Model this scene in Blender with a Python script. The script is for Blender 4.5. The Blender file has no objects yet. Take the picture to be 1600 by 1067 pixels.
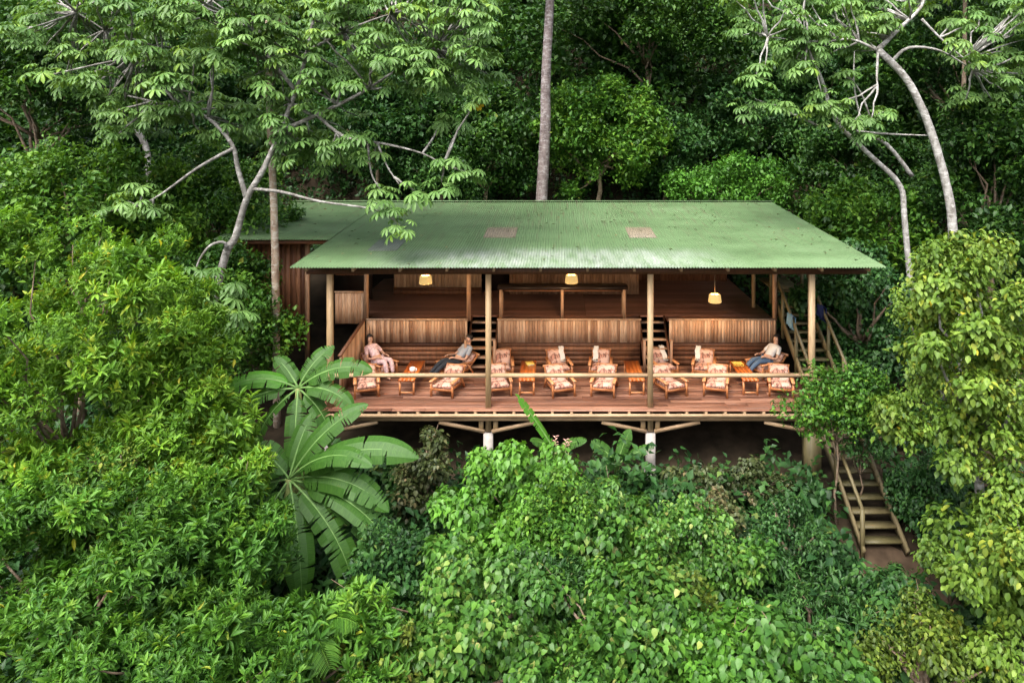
import bpy, math, random
import numpy as np
from mathutils import Vector, Matrix, noise

random.seed(7)
RNG = np.random.default_rng(11)
SC = bpy.context.scene
COL = SC.collection

# ------------------------------------------------------------------ camera, sky, sun, exposure
ZC, F, U0, V0 = 7.33, 1100.0, 872.0, 200.0          # camera height over the deck, focal length and principal point in photo pixels
cam = bpy.data.cameras.new("camera")
cam.sensor_width = 36.0
cam.lens = F / 1600.0 * 36.0
cam.shift_x = (800.0 - U0) / 1600.0
cam.shift_y = (V0 - 533.5) / 1600.0
cam.clip_start, cam.clip_end = 0.1, 600.0
camo = bpy.data.objects.new("camera", cam)
COL.objects.link(camo)
camo.location = (0, 0, ZC)
camo.rotation_euler = (math.radians(90), 0, 0)
SC.camera = camo

SUN_EL, SUN_AZ = 58.0, 208.0        # degrees; azimuth clockwise from +Y: behind the camera, a little to the left
world = bpy.data.worlds.new("World")
SC.world = world
world.use_nodes = True
wn = world.node_tree
sky = wn.nodes.new("ShaderNodeTexSky")
sky.sky_type = 'NISHITA'
sky.sun_disc = False
sky.sun_elevation = math.radians(SUN_EL)
sky.sun_rotation = math.radians(SUN_AZ)
sky.air_density, sky.dust_density, sky.ozone_density = 1.0, 6.0, 1.0
bg = wn.nodes["Background"]
bg.inputs["Strength"].default_value = 0.15
hs = wn.nodes.new("ShaderNodeHueSaturation")       # thin overcast: the sky's blue is washed out
hs.inputs["Saturation"].default_value = 0.45
wn.links.new(sky.outputs[0], hs.inputs["Color"])
wn.links.new(hs.outputs[0], bg.inputs["Color"])
sun = bpy.data.lights.new("sun", 'SUN')
sun.energy, sun.angle, sun.color = 1.25, math.radians(38), (1.0, 0.96, 0.88)
suno = bpy.data.objects.new("sun", sun)
COL.objects.link(suno)
a, e = math.radians(SUN_AZ), math.radians(SUN_EL)
suno.rotation_euler = (-Vector((math.sin(a) * math.cos(e), math.cos(a) * math.cos(e), math.sin(e)))).to_track_quat('-Z', 'Y').to_euler()
SC.view_settings.view_transform = 'Standard'
SC.view_settings.look = 'None'
SC.view_settings.gamma = 1.0
SC.view_settings.exposure = 1.66
SC.cycles.max_bounces = 10
SC.cycles.diffuse_bounces = 6
SC.cycles.transparent_max_bounces = 4
SC.cycles.use_adaptive_sampling = True
SC.cycles.adaptive_threshold = 0.02
SC.cycles.use_denoising = True
SC.cycles.sample_clamp_indirect = 2.5
SC.cycles.caustics_reflective = False
SC.cycles.caustics_refractive = False


def P(u, v, Y):
    return Vector(((u - U0) * Y / F, Y, ZC - (v - V0) * Y / F))


# ------------------------------------------------------------------ terrain height
_PY = [-40, 0, 8, 12, 15.9, 18.5, 21.5, 25, 29, 32, 36, 42, 50, 70, 110]
_PZ = [-14, -7.5, -5.0, -3.6, -2.15, -1.75, -1.1, 0.1, 1.3, 3.0, 6.2, 11.0, 16.5, 26.0, 40.0]


def ground_z(x, y):
    z = float(np.interp(y, _PY, _PZ))
    w = min(1.0, max(0.0, (abs(x) - 8.5) / 8.0))
    z += w * 1.6 * noise.noise((x * .09, y * .09, 3.1))
    z += 0.10 * noise.noise((x * .7, y * .7, 1.7))
    if 6.3 < x < 8.3 and 15 < y < 23:
        z = min(z, -2.06 + (y - 15.9) * .635 - .25)
    return z


# ------------------------------------------------------------------ object helpers
def tag(o, label=None, cat=None, group=None, kind=None):
    if label: o["label"] = label
    if cat: o["category"] = cat
    if group: o["group"] = group
    if kind: o["kind"] = kind
    return o


def empty(name, loc, rz=0.0, label=None, cat=None, group=None):
    o = bpy.data.objects.new(name, None)
    COL.objects.link(o)
    o.empty_display_size = 0.2
    o.location = loc
    o.rotation_euler = (0, 0, rz)
    return tag(o, label, cat, group)


def copy_tree(o, parent=None):
    c = o.copy()
    COL.objects.link(c)
    if parent: c.parent = parent
    for ch in list(o.children):
        copy_tree(ch, c)
    return c


class G:
    """collects polygons with one tint per face"""
    def __init__(s):
        s.V, s.L, s.S, s.T, s.n = [], [], [], [], 0

    def add(s, v, loops, sizes, tints):
        v = np.asarray(v, dtype=np.float32).reshape(-1, 3)
        s.V.append(v)
        s.L.append(np.asarray(loops, dtype=np.int32) + s.n)
        s.S.append(np.asarray(sizes, dtype=np.int32))
        t = np.asarray(tints, dtype=np.float32)
        if t.ndim == 0: t = np.full(len(sizes), float(t), dtype=np.float32)
        s.T.append(t)
        s.n += len(v)

    def faces(s, v, faces, tint):
        s.add(v, [i for f in faces for i in f], [len(f) for f in faces], tint)

    def box(s, x0, x1, y0, y1, z0, z1, tint=None):
        if tint is None: tint = random.random()
        v = [(x, y, z) for z in (z0, z1) for y in (y0, y1) for x in (x0, x1)]
        s.faces(v, [(0, 2, 3, 1), (4, 5, 7, 6), (0, 1, 5, 4), (2, 6, 7, 3), (0, 4, 6, 2), (1, 3, 7, 5)], tint)

    def beam(s, p, q, w, h, tint=None, up=(0, 0, 1)):
        """square bar from p to q, w across, h along the up side"""
        if tint is None: tint = random.random()
        p, q = Vector(p), Vector(q)
        d = (q - p).normalized()
        b = d.cross(Vector(up))
        if b.length < 1e-4: b = d.cross(Vector((0, 1, 0)))
        b.normalize()
        u = b.cross(d)
        v = []
        for c in (p, q):
            for sx, sz in ((-1, -1), (1, -1), (1, 1), (-1, 1)):
                v.append(c + b * (sx * w / 2) + u * (sz * h / 2))
        s.faces([tuple(k) for k in v], [(0, 1, 2, 3), (7, 6, 5, 4), (0, 4, 5, 1), (1, 5, 6, 2), (2, 6, 7, 3), (3, 7, 4, 0)], tint)

    def tube(s, pts, rad, n=7, tint=0.5, jitter=0.0):
        pts = [Vector(p) for p in pts]
        if not hasattr(rad, '__len__'): rad = [rad] * len(pts)
        v, fs = [], []
        ref = Vector((0.31, 0.95, 0.05))
        for i, p in enumerate(pts):
            d = (pts[min(i + 1, len(pts) - 1)] - pts[max(i - 1, 0)]).normalized()
            b = d.cross(ref)
            if b.length < 1e-3: b = d.cross(Vector((1, 0, 0)))
            b.normalize()
            c = d.cross(b)
            for k in range(n):
                an = 2 * math.pi * k / n
                r = rad[i] * (1 + jitter * random.uniform(-1, 1))
                v.append(tuple(p + b * (math.cos(an) * r) + c * (math.sin(an) * r)))
        for i in range(len(pts) - 1):
            for k in range(n):
                fs.append((i * n + k, i * n + (k + 1) % n, (i + 1) * n + (k + 1) % n, (i + 1) * n + k))
        fs.append(tuple(range(n))[::-1])
        fs.append(tuple((len(pts) - 1) * n + k for k in range(n)))
        s.faces(v, fs, tint)

    def mesh(s, name, mat, smooth=False):
        me = bpy.data.meshes.new(name)
        V = np.concatenate(s.V); L = np.concatenate(s.L); S = np.concatenate(s.S); T = np.concatenate(s.T)
        me.vertices.add(len(V)); me.vertices.foreach_set("co", V.ravel())
        me.loops.add(len(L)); me.loops.foreach_set("vertex_index", L)
        me.polygons.add(len(S))
        st = np.concatenate(([0], np.cumsum(S)[:-1])).astype(np.int32)
        me.polygons.foreach_set("loop_start", st)
        me.polygons.foreach_set("loop_total", S)
        at = me.attributes.new("tint", 'FLOAT', 'FACE')
        at.data.foreach_set("value", T)
        if smooth: me.polygons.foreach_set("use_smooth", np.ones(len(S), dtype=bool))
        me.update(calc_edges=True)
        me.materials.append(mat)
        return me

    def build(s, name, mat, parent=None, smooth=False, loc=None):
        o = bpy.data.objects.new(name, s.mesh(name, mat, smooth))
        COL.objects.link(o)
        if parent: o.parent = parent
        if loc is not None: o.location = loc
        return o


# ------------------------------------------------------------------ materials
def new_mat(name):
    m = bpy.data.materials.new(name)
    m.use_nodes = True
    nt = m.node_tree
    return m, nt, nt.nodes["Principled BSDF"]


def ramp(nt, stops):
    r = nt.nodes.new("ShaderNodeValToRGB")
    el = r.color_ramp.elements
    while len(el) < len(stops): el.new(0.5)
    for k, (p, c) in enumerate(stops):
        el[k].position = p
        el[k].color = (*c, 1)
    return r


def attr(nt, name="tint"):
    n = nt.nodes.new("ShaderNodeAttribute")
    n.attribute_name = name
    return n


def coords(nt, scale, kind="Object"):
    tc = nt.nodes.new("ShaderNodeTexCoord")
    mp = nt.nodes.new("ShaderNodeMapping")
    mp.inputs["Scale"].default_value = scale
    nt.links.new(tc.outputs[kind], mp.inputs["Vector"])
    return mp.outputs["Vector"]


def noise_n(nt, vec, scale, detail=4, rough=0.6):
    n = nt.nodes.new("ShaderNodeTexNoise")
    n.inputs["Scale"].default_value = scale
    n.inputs["Detail"].default_value = detail
    n.inputs["Roughness"].default_value = rough
    if vec is not None: nt.links.new(vec, n.inputs["Vector"])
    return n


def mixc(nt, fac, a, b, mode='MIX'):
    m = nt.nodes.new("ShaderNodeMix")
    m.data_type = 'RGBA'
    m.blend_type = mode
    for sock, val in ((m.inputs[0], fac), (m.inputs[6], a), (m.inputs[7], b)):
        if hasattr(val, "is_linked") or hasattr(val, "links"): nt.links.new(val, sock)
        elif isinstance(val, (int, float)): sock.default_value = val
        else: sock.default_value = (*val, 1)
    return m.outputs[2]


def leaf_mat(name, stops, rough=0.5, trans=0.28, spec=0.28, var=0.35):
    m, nt, p = new_mat(name)
    r = ramp(nt, stops)
    nt.links.new(attr(nt).outputs["Fac"], r.inputs["Fac"])
    nz = noise_n(nt, coords(nt, (1, 1, 1)), 1.3, 2)
    rr = ramp(nt, [(0.3, (1 - var,) * 3), (0.7, (1 + var * .6,) * 3)])
    nt.links.new(nz.outputs["Fac"], rr.inputs["Fac"])
    c = mixc(nt, 1.0, r.outputs["Color"], rr.outputs["Color"], 'MULTIPLY')
    nt.links.new(c, p.inputs["Base Color"])
    p.inputs["Roughness"].default_value = rough
    p.inputs["Specular IOR Level"].default_value = spec
    tr = nt.nodes.new("ShaderNodeBsdfTranslucent")
    ct = mixc(nt, 1.0, c, (1.25, 1.15, 0.5), 'MULTIPLY')
    nt.links.new(ct, tr.inputs["Color"])
    mx = nt.nodes.new("ShaderNodeMixShader")
    mx.inputs[0].default_value = trans
    nt.links.new(p.outputs[0], mx.inputs[1])
    nt.links.new(tr.outputs[0], mx.inputs[2])
    nt.links.new(mx.outputs[0], nt.nodes["Material Output"].inputs["Surface"])
    return m


def wood_mat(name, stops, grain=(1, 1, 12), rough=0.55, spec=0.35, dirt=0.5, dirtcol=(0.05, 0.03, 0.02)):
    m, nt, p = new_mat(name)
    r = ramp(nt, stops)
    nt.links.new(attr(nt).outputs["Fac"], r.inputs["Fac"])
    g = noise_n(nt, coords(nt, grain), 9, 5, 0.65)
    rr = ramp(nt, [(0.25, (0.55,) * 3), (0.75, (1.25,) * 3)])
    nt.links.new(g.outputs["Fac"], rr.inputs["Fac"])
    c = mixc(nt, 1.0, r.outputs["Color"], rr.outputs["Color"], 'MULTIPLY')
    d = noise_n(nt, coords(nt, (1, 1, 1)), 1.1, 5, 0.7)
    dr = ramp(nt, [(0.45, (0, 0, 0)), (0.8, (dirt,) * 3)])
    nt.links.new(d.outputs["Fac"], dr.inputs["Fac"])
    c = mixc(nt, dr.outputs["Color"], c, dirtcol)
    nt.links.new(c, p.inputs["Base Color"])
    p.inputs["Roughness"].default_value = rough
    p.inputs["Specular IOR Level"].default_value = spec
    bp = nt.nodes.new("ShaderNodeBump")
    bp.inputs["Strength"].default_value = 0.25
    bp.inputs["Distance"].default_value = 0.004
    nt.links.new(g.outputs["Fac"], bp.inputs["Height"])
    nt.links.new(bp.outputs[0], p.inputs["Normal"])
    return m


def plain_mat(name, col, rough=0.6, spec=0.3, var=0.3, scale=6.0):
    m, nt, p = new_mat(name)
    n = noise_n(nt, coords(nt, (1, 1, 1)), scale, 4)
    rr = ramp(nt, [(0.3, tuple(c * (1 - var) for c in col)), (0.7, tuple(min(1, c * (1 + var)) for c in col))])
    nt.links.new(n.outputs["Fac"], rr.inputs["Fac"])
    nt.links.new(rr.outputs["Color"], p.inputs["Base Color"])
    p.inputs["Roughness"].default_value = rough
    p.inputs["Specular IOR Level"].default_value = spec
    return m


def bark_mat(name, light, dark, patch, scale=(1, 1, .35)):
    m, nt, p = new_mat(name)
    n1 = noise_n(nt, coords(nt, scale), 7, 6, 0.7)
    n2 = noise_n(nt, coords(nt, (1, 1, 2.2)), 4.2, 4, 0.75)
    r1 = ramp(nt, [(0.32, dark), (0.6, light)])
    nt.links.new(n1.outputs["Fac"], r1.inputs["Fac"])
    r2 = ramp(nt, [(0.5, (0, 0, 0)), (0.62, (1, 1, 1))])
    nt.links.new(n2.outputs["Fac"], r2.inputs["Fac"])
    c = mixc(nt, r2.outputs["Color"], r1.outputs["Color"], patch)
    nt.links.new(c, p.inputs["Base Color"])
    p.inputs["Roughness"].default_value = 0.85
    bp = nt.nodes.new("ShaderNodeBump")
    bp.inputs["Distance"].default_value = 0.02
    bp.inputs["Strength"].default_value = 0.5
    nt.links.new(n1.outputs["Fac"], bp.inputs["Height"])
    nt.links.new(bp.outputs[0], p.inputs["Normal"])
    return m


M = {}
M['lance'] = leaf_mat('lance_leaf', [(0, (.048, .128, .013)), (.45, (.108, .240, .019)), (.85, (.185, .345, .030)), (1, (.42, .38, .02))], trans=.32)
M['lance2'] = leaf_mat('lance_leaf_deep', [(0, (.032, .102, .014)), (.5, (.070, .185, .019)), (.88, (.130, .280, .028)), (1, (.30, .32, .03))], trans=.31)
M['cord'] = leaf_mat('heart_leaf', [(0, (.024, .083, .012)), (.5, (.055, .150, .020)), (.85, (.105, .235, .030)), (1, (.30, .30, .09))], rough=.46, spec=.34)
M['cordb'] = leaf_mat('heart_leaf_bright', [(0, (.035, .11, .012)), (.5, (.075, .205, .020)), (.9, (.125, .30, .032)), (1, (.26, .31, .05))], rough=.46, spec=.34)
M['ovate'] = leaf_mat('ovate_leaf', [(0, (.050, .110, .014)), (.45, (.115, .205, .024)), (.85, (.195, .290, .044)), (.95, (.32, .33, .03)), (1, (.48, .29, .02))], trans=.3)
M['olive'] = leaf_mat('olive_leaf', [(0, (.040, .075, .010)), (.5, (.090, .145, .016)), (.88, (.165, .215, .025)), (1, (.32, .26, .06))], trans=.25)
M['dark'] = leaf_mat('dark_leaf', [(0, (0.011, 0.044, 0.011)), (.5, (0.0242, 0.077, 0.0154)), (.9, (0.0495, 0.1265, 0.0242)), (1, (0.11, 0.154, 0.033))], trans=.2)  # dark leaves; in forest hollows this colour also stands for shade
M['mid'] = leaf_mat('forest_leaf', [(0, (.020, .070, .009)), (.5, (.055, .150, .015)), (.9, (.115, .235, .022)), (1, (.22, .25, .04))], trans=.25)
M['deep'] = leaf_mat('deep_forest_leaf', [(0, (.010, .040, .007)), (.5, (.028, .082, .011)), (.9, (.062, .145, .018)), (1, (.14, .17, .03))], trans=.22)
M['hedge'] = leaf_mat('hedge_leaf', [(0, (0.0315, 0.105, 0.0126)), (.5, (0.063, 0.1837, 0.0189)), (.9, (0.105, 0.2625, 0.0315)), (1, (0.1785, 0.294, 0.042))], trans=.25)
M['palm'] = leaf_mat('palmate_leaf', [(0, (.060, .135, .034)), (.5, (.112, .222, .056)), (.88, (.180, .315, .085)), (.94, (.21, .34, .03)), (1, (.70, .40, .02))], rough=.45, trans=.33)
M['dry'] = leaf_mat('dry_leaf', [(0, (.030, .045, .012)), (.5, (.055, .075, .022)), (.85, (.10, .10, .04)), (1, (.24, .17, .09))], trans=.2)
M['bark'] = bark_mat('pale_bark', (.20, .19, .175), (.065, .056, .046), (.34, .33, .31))
M['bark_pale'] = bark_mat('spotted_pale_bark', (.32, .31, .29), (.10, .085, .07), (.46, .45, .43))
M['bark_brown'] = bark_mat('brown_bark', (.20, .14, .09), (.07, .045, .03), (.24, .19, .14))
M['bark_tan'] = bark_mat('tan_bark', (.33, .25, .18), (.16, .10, .07), (.42, .38, .32))
M['bark_spot'] = bark_mat('lichen_bark', (0.1736, 0.1364, 0.1302), (0.0558, 0.0372, 0.0372), (0.2852, 0.2604, 0.2604))
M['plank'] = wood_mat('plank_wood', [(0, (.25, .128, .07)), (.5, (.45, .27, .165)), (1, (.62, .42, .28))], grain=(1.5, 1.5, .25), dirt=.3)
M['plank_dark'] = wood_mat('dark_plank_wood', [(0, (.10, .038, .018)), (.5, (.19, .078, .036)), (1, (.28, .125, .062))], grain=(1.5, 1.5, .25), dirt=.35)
M['deck'] = wood_mat('deck_wood', [(0, (.145, .060, .036)), (.5, (.235, .104, .062)), (1, (.34, .17, .11))], grain=(.2, 2, 2), rough=.5, spec=.4, dirt=.4, dirtcol=(.08, .045, .03))
M['floor_up'] = wood_mat('polished_floor_wood', [(0, (.15, .065, .042)), (.5, (.225, .10, .065)), (1, (.30, .14, .095))], grain=(.2, 2, 2), rough=.30, spec=.6, dirt=.25)
M['post'] = wood_mat('post_wood', [(0, (0.2604, 0.1674, 0.0806)), (.5, (0.3224, 0.217, 0.1116)), (1, (0.372, 0.2666, 0.155))], grain=(3, 3, .3), dirt=.5, dirtcol=(0.155, 0.0806, 0.0372))
M['beam'] = wood_mat('beam_wood', [(0, (.30, .185, .10)), (.5, (.35, .225, .125)), (1, (.41, .285, .17))], grain=(.3, 3, 3), dirt=.6, dirtcol=(.15, .075, .035))
M['moss'] = wood_mat('mossy_wood', [(0, (.085, .075, .030)), (.5, (.12, .10, .045)), (1, (.17, .135, .07))], grain=(3, 3, .3), dirt=.6, dirtcol=(.05, .035, .02))
M['chair'] = wood_mat('chair_wood', [(0, (.40, .135, .045)), (.5, (.50, .19, .07)), (1, (.58, .26, .11))], grain=(2, 2, 2), rough=.35, spec=.5, dirt=.1)
M['table'] = wood_mat('table_wood', [(0, (.36, .075, .012)), (.5, (.46, .11, .018)), (1, (.55, .16, .03))], grain=(2, .3, 2), rough=.3, spec=.5, dirt=.15)
M['black'] = wood_mat('black_wood_and_opening', [(0, (.018, .012, .010)), (1, (.035, .022, .018))], grain=(.3, 2, 2), rough=.3, dirt=.1)
M['concrete'] = plain_mat('concrete', (0.312, 0.282, 0.258), .9, .2, .22, 5)
M['earth'] = plain_mat('earth', (.026, .019, .012), .95, .1, .5, 2.2)
M['earth_path'] = plain_mat('earth_path', (.05, .034, .022), .95, .1, .35, 3)
M['skin'] = plain_mat('skin', (.50, .29, .20), .5, .3, .08, 20)
M['hair'] = plain_mat('hair', (.012, .009, .008), .5, .4, .3, 40)
M['pink'] = plain_mat('pink_cloth', (.66, .47, .47), .85, .2, .35, 16)
M['white'] = plain_mat('white_cloth', (0.624, 0.592, 0.552), .85, .2, .08, 20)
M['cream'] = plain_mat('cream_cloth', (0.592, 0.496, 0.416), .85, .2, .1, 20)
M['grey'] = plain_mat('grey_cloth', (.33, .35, .38), .85, .2, .1, 30)
M['charcoal'] = plain_mat('charcoal_cloth', (.03, .034, .042), .85, .2, .2, 30)
M['denim'] = plain_mat('denim_cloth', (.085, .13, .20), .85, .2, .15, 60)
M['towel_pale'] = plain_mat('pale_blue_towel', (.13, .24, .34), .95, .1, .15, 40)
M['towel_navy'] = plain_mat('navy_towel', (.02, .03, .10), .95, .1, .15, 40)
M['cord_black'] = plain_mat('cable', (.02, .02, .02), .6, .3, .1)
M['ceramic'] = plain_mat('ceramic', (.8, .77, .72), .25, .5, .03)
M['petal'] = plain_mat('petal', (0.504, 0.294, 0.238), .6, .3, .35, 25)
M['stem'] = plain_mat('banana_stem', (.16, .19, .06), .6, .3, .4, 5)
M['dead'] = plain_mat('withered_leaf', (.20, .10, .055), .9, .1, .4, 8)


def cushion_mat():
    m, nt, p = new_mat('patterned_cushion')
    v = nt.nodes.new("ShaderNodeTexVoronoi")
    v.feature = 'DISTANCE_TO_EDGE'
    v.inputs["Scale"].default_value = 13
    nt.links.new(coords(nt, (1, .35, 1)), v.inputs["Vector"])
    r = ramp(nt, [(0.03, (.09, .04, .03)), (0.13, (.44, .21, .15))])
    nt.links.new(v.outputs["Distance"], r.inputs["Fac"])
    n = noise_n(nt, coords(nt, (1, 1, 1)), 5, 2)
    rr = ramp(nt, [(0.46, (0, 0, 0)), (0.56, (1, 1, 1))])
    nt.links.new(n.outputs["Fac"], rr.inputs["Fac"])
    c = mixc(nt, rr.outputs["Color"], r.outputs["Color"], (.56, .36, .28))
    nt.links.new(c, p.inputs["Base Color"])
    p.inputs["Roughness"].default_value = 0.9
    return m


M['cushion'] = cushion_mat()


def shade_mat():
    m, nt, p = new_mat('lit_lamp_shade')
    v = noise_n(nt, coords(nt, (1, 1, 14)), 5, 2)
    r = ramp(nt, [(0.3, (.85, .50, .14)), (0.7, (1.0, .72, .30))])
    nt.links.new(v.outputs["Fac"], r.inputs["Fac"])
    nt.links.new(r.outputs["Color"], p.inputs["Base Color"])
    nt.links.new(r.outputs["Color"], p.inputs["Emission Color"])
    p.inputs["Emission Strength"].default_value = 0.20
    p.inputs["Roughness"].default_value = 0.8
    return m


M['shade'] = shade_mat()


def roof_mat():
    m, nt, p = new_mat('green_roof_paint')
    big = noise_n(nt, coords(nt, (.5, .9, 1)), 1.0, 6, 0.65)
    r = ramp(nt, [(0.28, (.062, .108, .044)), (0.5, (.090, .152, .066)), (0.75, (.120, .190, .092))])
    nt.links.new(big.outputs["Fac"], r.inputs["Fac"])
    # rust coloured grime running along the sheets, mostly high on the slope
    st = noise_n(nt, coords(nt, (6.0, .22, 1)), 2.2, 5, 0.7)
    sr = ramp(nt, [(0.50, (0, 0, 0)), (0.70, (.75,) * 3)])
    nt.links.new(st.outputs["Fac"], sr.inputs["Fac"])
    tc = nt.nodes.new("ShaderNodeTexCoord")
    sp = nt.nodes.new("ShaderNodeSeparateXYZ")
    nt.links.new(tc.outputs["Object"], sp.inputs[0])
    hi = nt.nodes.new("ShaderNodeMapRange")
    hi.inputs[1].default_value, hi.inputs[2].default_value = 17.0, 26.0
    nt.links.new(sp.outputs["Y"], hi.inputs[0])
    mu = nt.nodes.new("ShaderNodeMath"); mu.operation = 'MULTIPLY'
    nt.links.new(sr.outputs["Color"], mu.inputs[0]); nt.links.new(hi.outputs[0], mu.inputs[1])
    c = mixc(nt, mu.outputs[0], r.outputs["Color"], (.095, .078, .05))
    # chalky wear with whitish glare painted in, along the lower sheets
    wn_ = noise_n(nt, coords(nt, (3.0, 1.0, 1)), 1.1, 6, 0.75)
    lo = nt.nodes.new("ShaderNodeMapRange")
    lo.inputs[1].default_value, lo.inputs[2].default_value = 20.3, 19.6
    nt.links.new(sp.outputs["Y"], lo.inputs[0])
    xl = nt.nodes.new("ShaderNodeMapRange"); xl.inputs[1].default_value, xl.inputs[2].default_value = -5.6, -2.2
    nt.links.new(sp.outputs["X"], xl.inputs[0])
    xr = nt.nodes.new("ShaderNodeMapRange"); xr.inputs[1].default_value, xr.inputs[2].default_value = 5.0, 2.6
    nt.links.new(sp.outputs["X"], xr.inputs[0])
    wr = ramp(nt, [(0.38, (.1,) * 3), (0.66, (.8,) * 3)])
    nt.links.new(wn_.outputs["Fac"], wr.inputs["Fac"])
    prod = wr.outputs["Color"]
    for k in (lo, xl, xr):
        q = nt.nodes.new("ShaderNodeMath"); q.operation = 'MULTIPLY'
        nt.links.new(prod, q.inputs[0]); nt.links.new(k.outputs[0], q.inputs[1])
        prod = q.outputs[0]
    c = mixc(nt, prod, c, (.27, .29, .27))
    # specks of fallen leaves and lichen
    sp2 = noise_n(nt, coords(nt, (1, .6, 1)), 9, 3, .8)
    pr = ramp(nt, [(0.62, (0, 0, 0)), (0.70, (.7,) * 3)])
    nt.links.new(sp2.outputs["Fac"], pr.inputs["Fac"])
    c = mixc(nt, pr.outputs["Color"], c, (.03, .05, .022))
    nt.links.new(c, p.inputs["Base Color"])
    p.inputs["Roughness"].default_value = 0.62
    p.inputs["Specular IOR Level"].default_value = 0.25
    return m


M['roof'] = roof_mat()
M['rooflight'] = plain_mat('brownish_plastic_sheet', (.15, .125, .085), .45, .4, .2, 4)
M['roofpatch'] = plain_mat('grey_repair_sheet', (0.066, 0.0825, 0.066), .5, .4, .25, 4)

# banana blade: fine cross veins
def banana_mat(name, c0, c1, c2):
    m, nt, p = new_mat(name)
    uv = nt.nodes.new("ShaderNodeUVMap")
    sp = nt.nodes.new("ShaderNodeSeparateXYZ")
    nt.links.new(uv.outputs[0], sp.inputs[0])
    n = noise_n(nt, coords(nt, (60, 2, 1), "UV"), 1, 3)
    r = ramp(nt, [(0.3, c0), (0.55, c1), (0.8, c2)])
    nt.links.new(n.outputs["Fac"], r.inputs["Fac"])
    nt.links.new(r.outputs["Color"], p.inputs["Base Color"])
    p.inputs["Roughness"].default_value = 0.5
    p.inputs["Specular IOR Level"].default_value = 0.3
    bp = nt.nodes.new("ShaderNodeBump"); bp.inputs["Distance"].default_value = .01; bp.inputs["Strength"].default_value = .4
    nt.links.new(n.outputs["Fac"], bp.inputs["Height"]); nt.links.new(bp.outputs[0], p.inputs["Normal"])
    tr = nt.nodes.new("ShaderNodeBsdfTranslucent")
    nt.links.new(mixc(nt, 1.0, r.outputs["Color"], (1.3, 1.2, .5), 'MULTIPLY'), tr.inputs["Color"])
    mx = nt.nodes.new("ShaderNodeMixShader"); mx.inputs[0].default_value = .3
    nt.links.new(p.outputs[0], mx.inputs[1]); nt.links.new(tr.outputs[0], mx.inputs[2])
    nt.links.new(mx.outputs[0], nt.nodes["Material Output"].inputs["Surface"])
    return m


M['banana'] = banana_mat('banana_blade', (.024, .078, .010), (.042, .118, .014), (.074, .168, .024))
M['banana_new'] = banana_mat('young_banana_blade', (.05, .17, .012), (.07, .215, .018), (.10, .27, .028))
M['midrib'] = plain_mat('banana_midrib', (.12, .22, .06), .5, .3, .2, 8)


# ------------------------------------------------------------------ leaves
def template(xs, ws, fold=0.25, droop=0.2):
    """leaf along +x: rows at xs with half widths ws (first and last 0)"""
    n = len(xs)
    z = lambda x: -droop * x * x
    V = [(x, 0, z(x)) for x in xs]
    for sgn in (1, -1):
        for x, w in zip(xs[1:-1], ws[1:-1]):
            V.append((x, sgn * w, z(x) + fold * w * .3))
    Fs = []
    for s_, off in ((1, n), (-1, n + n - 2)):
        side = [off + i for i in range(n - 2)]
        rows = []
        rows.append((0, side[0], 1))
        for i in range(n - 3):
            rows.append((i + 1, side[i], side[i + 1], i + 2))
        rows.append((n - 2, side[-1], n - 1))
        for f in rows: Fs.append(f if s_ < 0 else f[::-1])
    return np.array(V, dtype=np.float32), Fs


T_LANCE = template([0, .3, .65, 1], [0, .85, .8, 0], .5, .16)
T_CORD = template([0, .12, .5, 1], [0, .8, .85, 0], .35, .30)
T_OVATE = template([0, .28, .66, 1], [0, .85, .85, 0], .45, .22)
T_SMALL = template([0, .45, 1], [0, 1, 0], .4, .2)
T_PALM = template([0, .45, .78, 1], [0, .75, .95, 0], .3, .42)


def unit(a):
    return a / np.maximum(np.linalg.norm(a, axis=-1, keepdims=True), 1e-6)


def emit(g, tpl, O, D, N, L, W, tint):
    tv, tf = tpl
    D = unit(D); B = unit(np.cross(N, D)); Nn = np.cross(D, B)
    n = len(O)
    v = (O[:, None, :] + D[:, None, :] * (tv[None, :, 0:1] * L[:, None, None])
         + B[:, None, :] * (tv[None, :, 1:2] * W[:, None, None])
         + Nn[:, None, :] * (tv[None, :, 2:3] * L[:, None, None]))
    k = len(tv)
    fl = np.array([i for f in tf for i in f], dtype=np.int64)
    loops = (fl[None, :] + (np.arange(n) * k)[:, None]).ravel()
    sizes = np.tile(np.array([len(f) for f in tf]), n)
    g.add(v.reshape(-1, 3), loops, sizes, np.repeat(tint, len(tf)))


UP = np.array([0, 0, 1.0])


def rnd(n, s=1.0):
    return RNG.normal(0, s, (n, 3))


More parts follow.
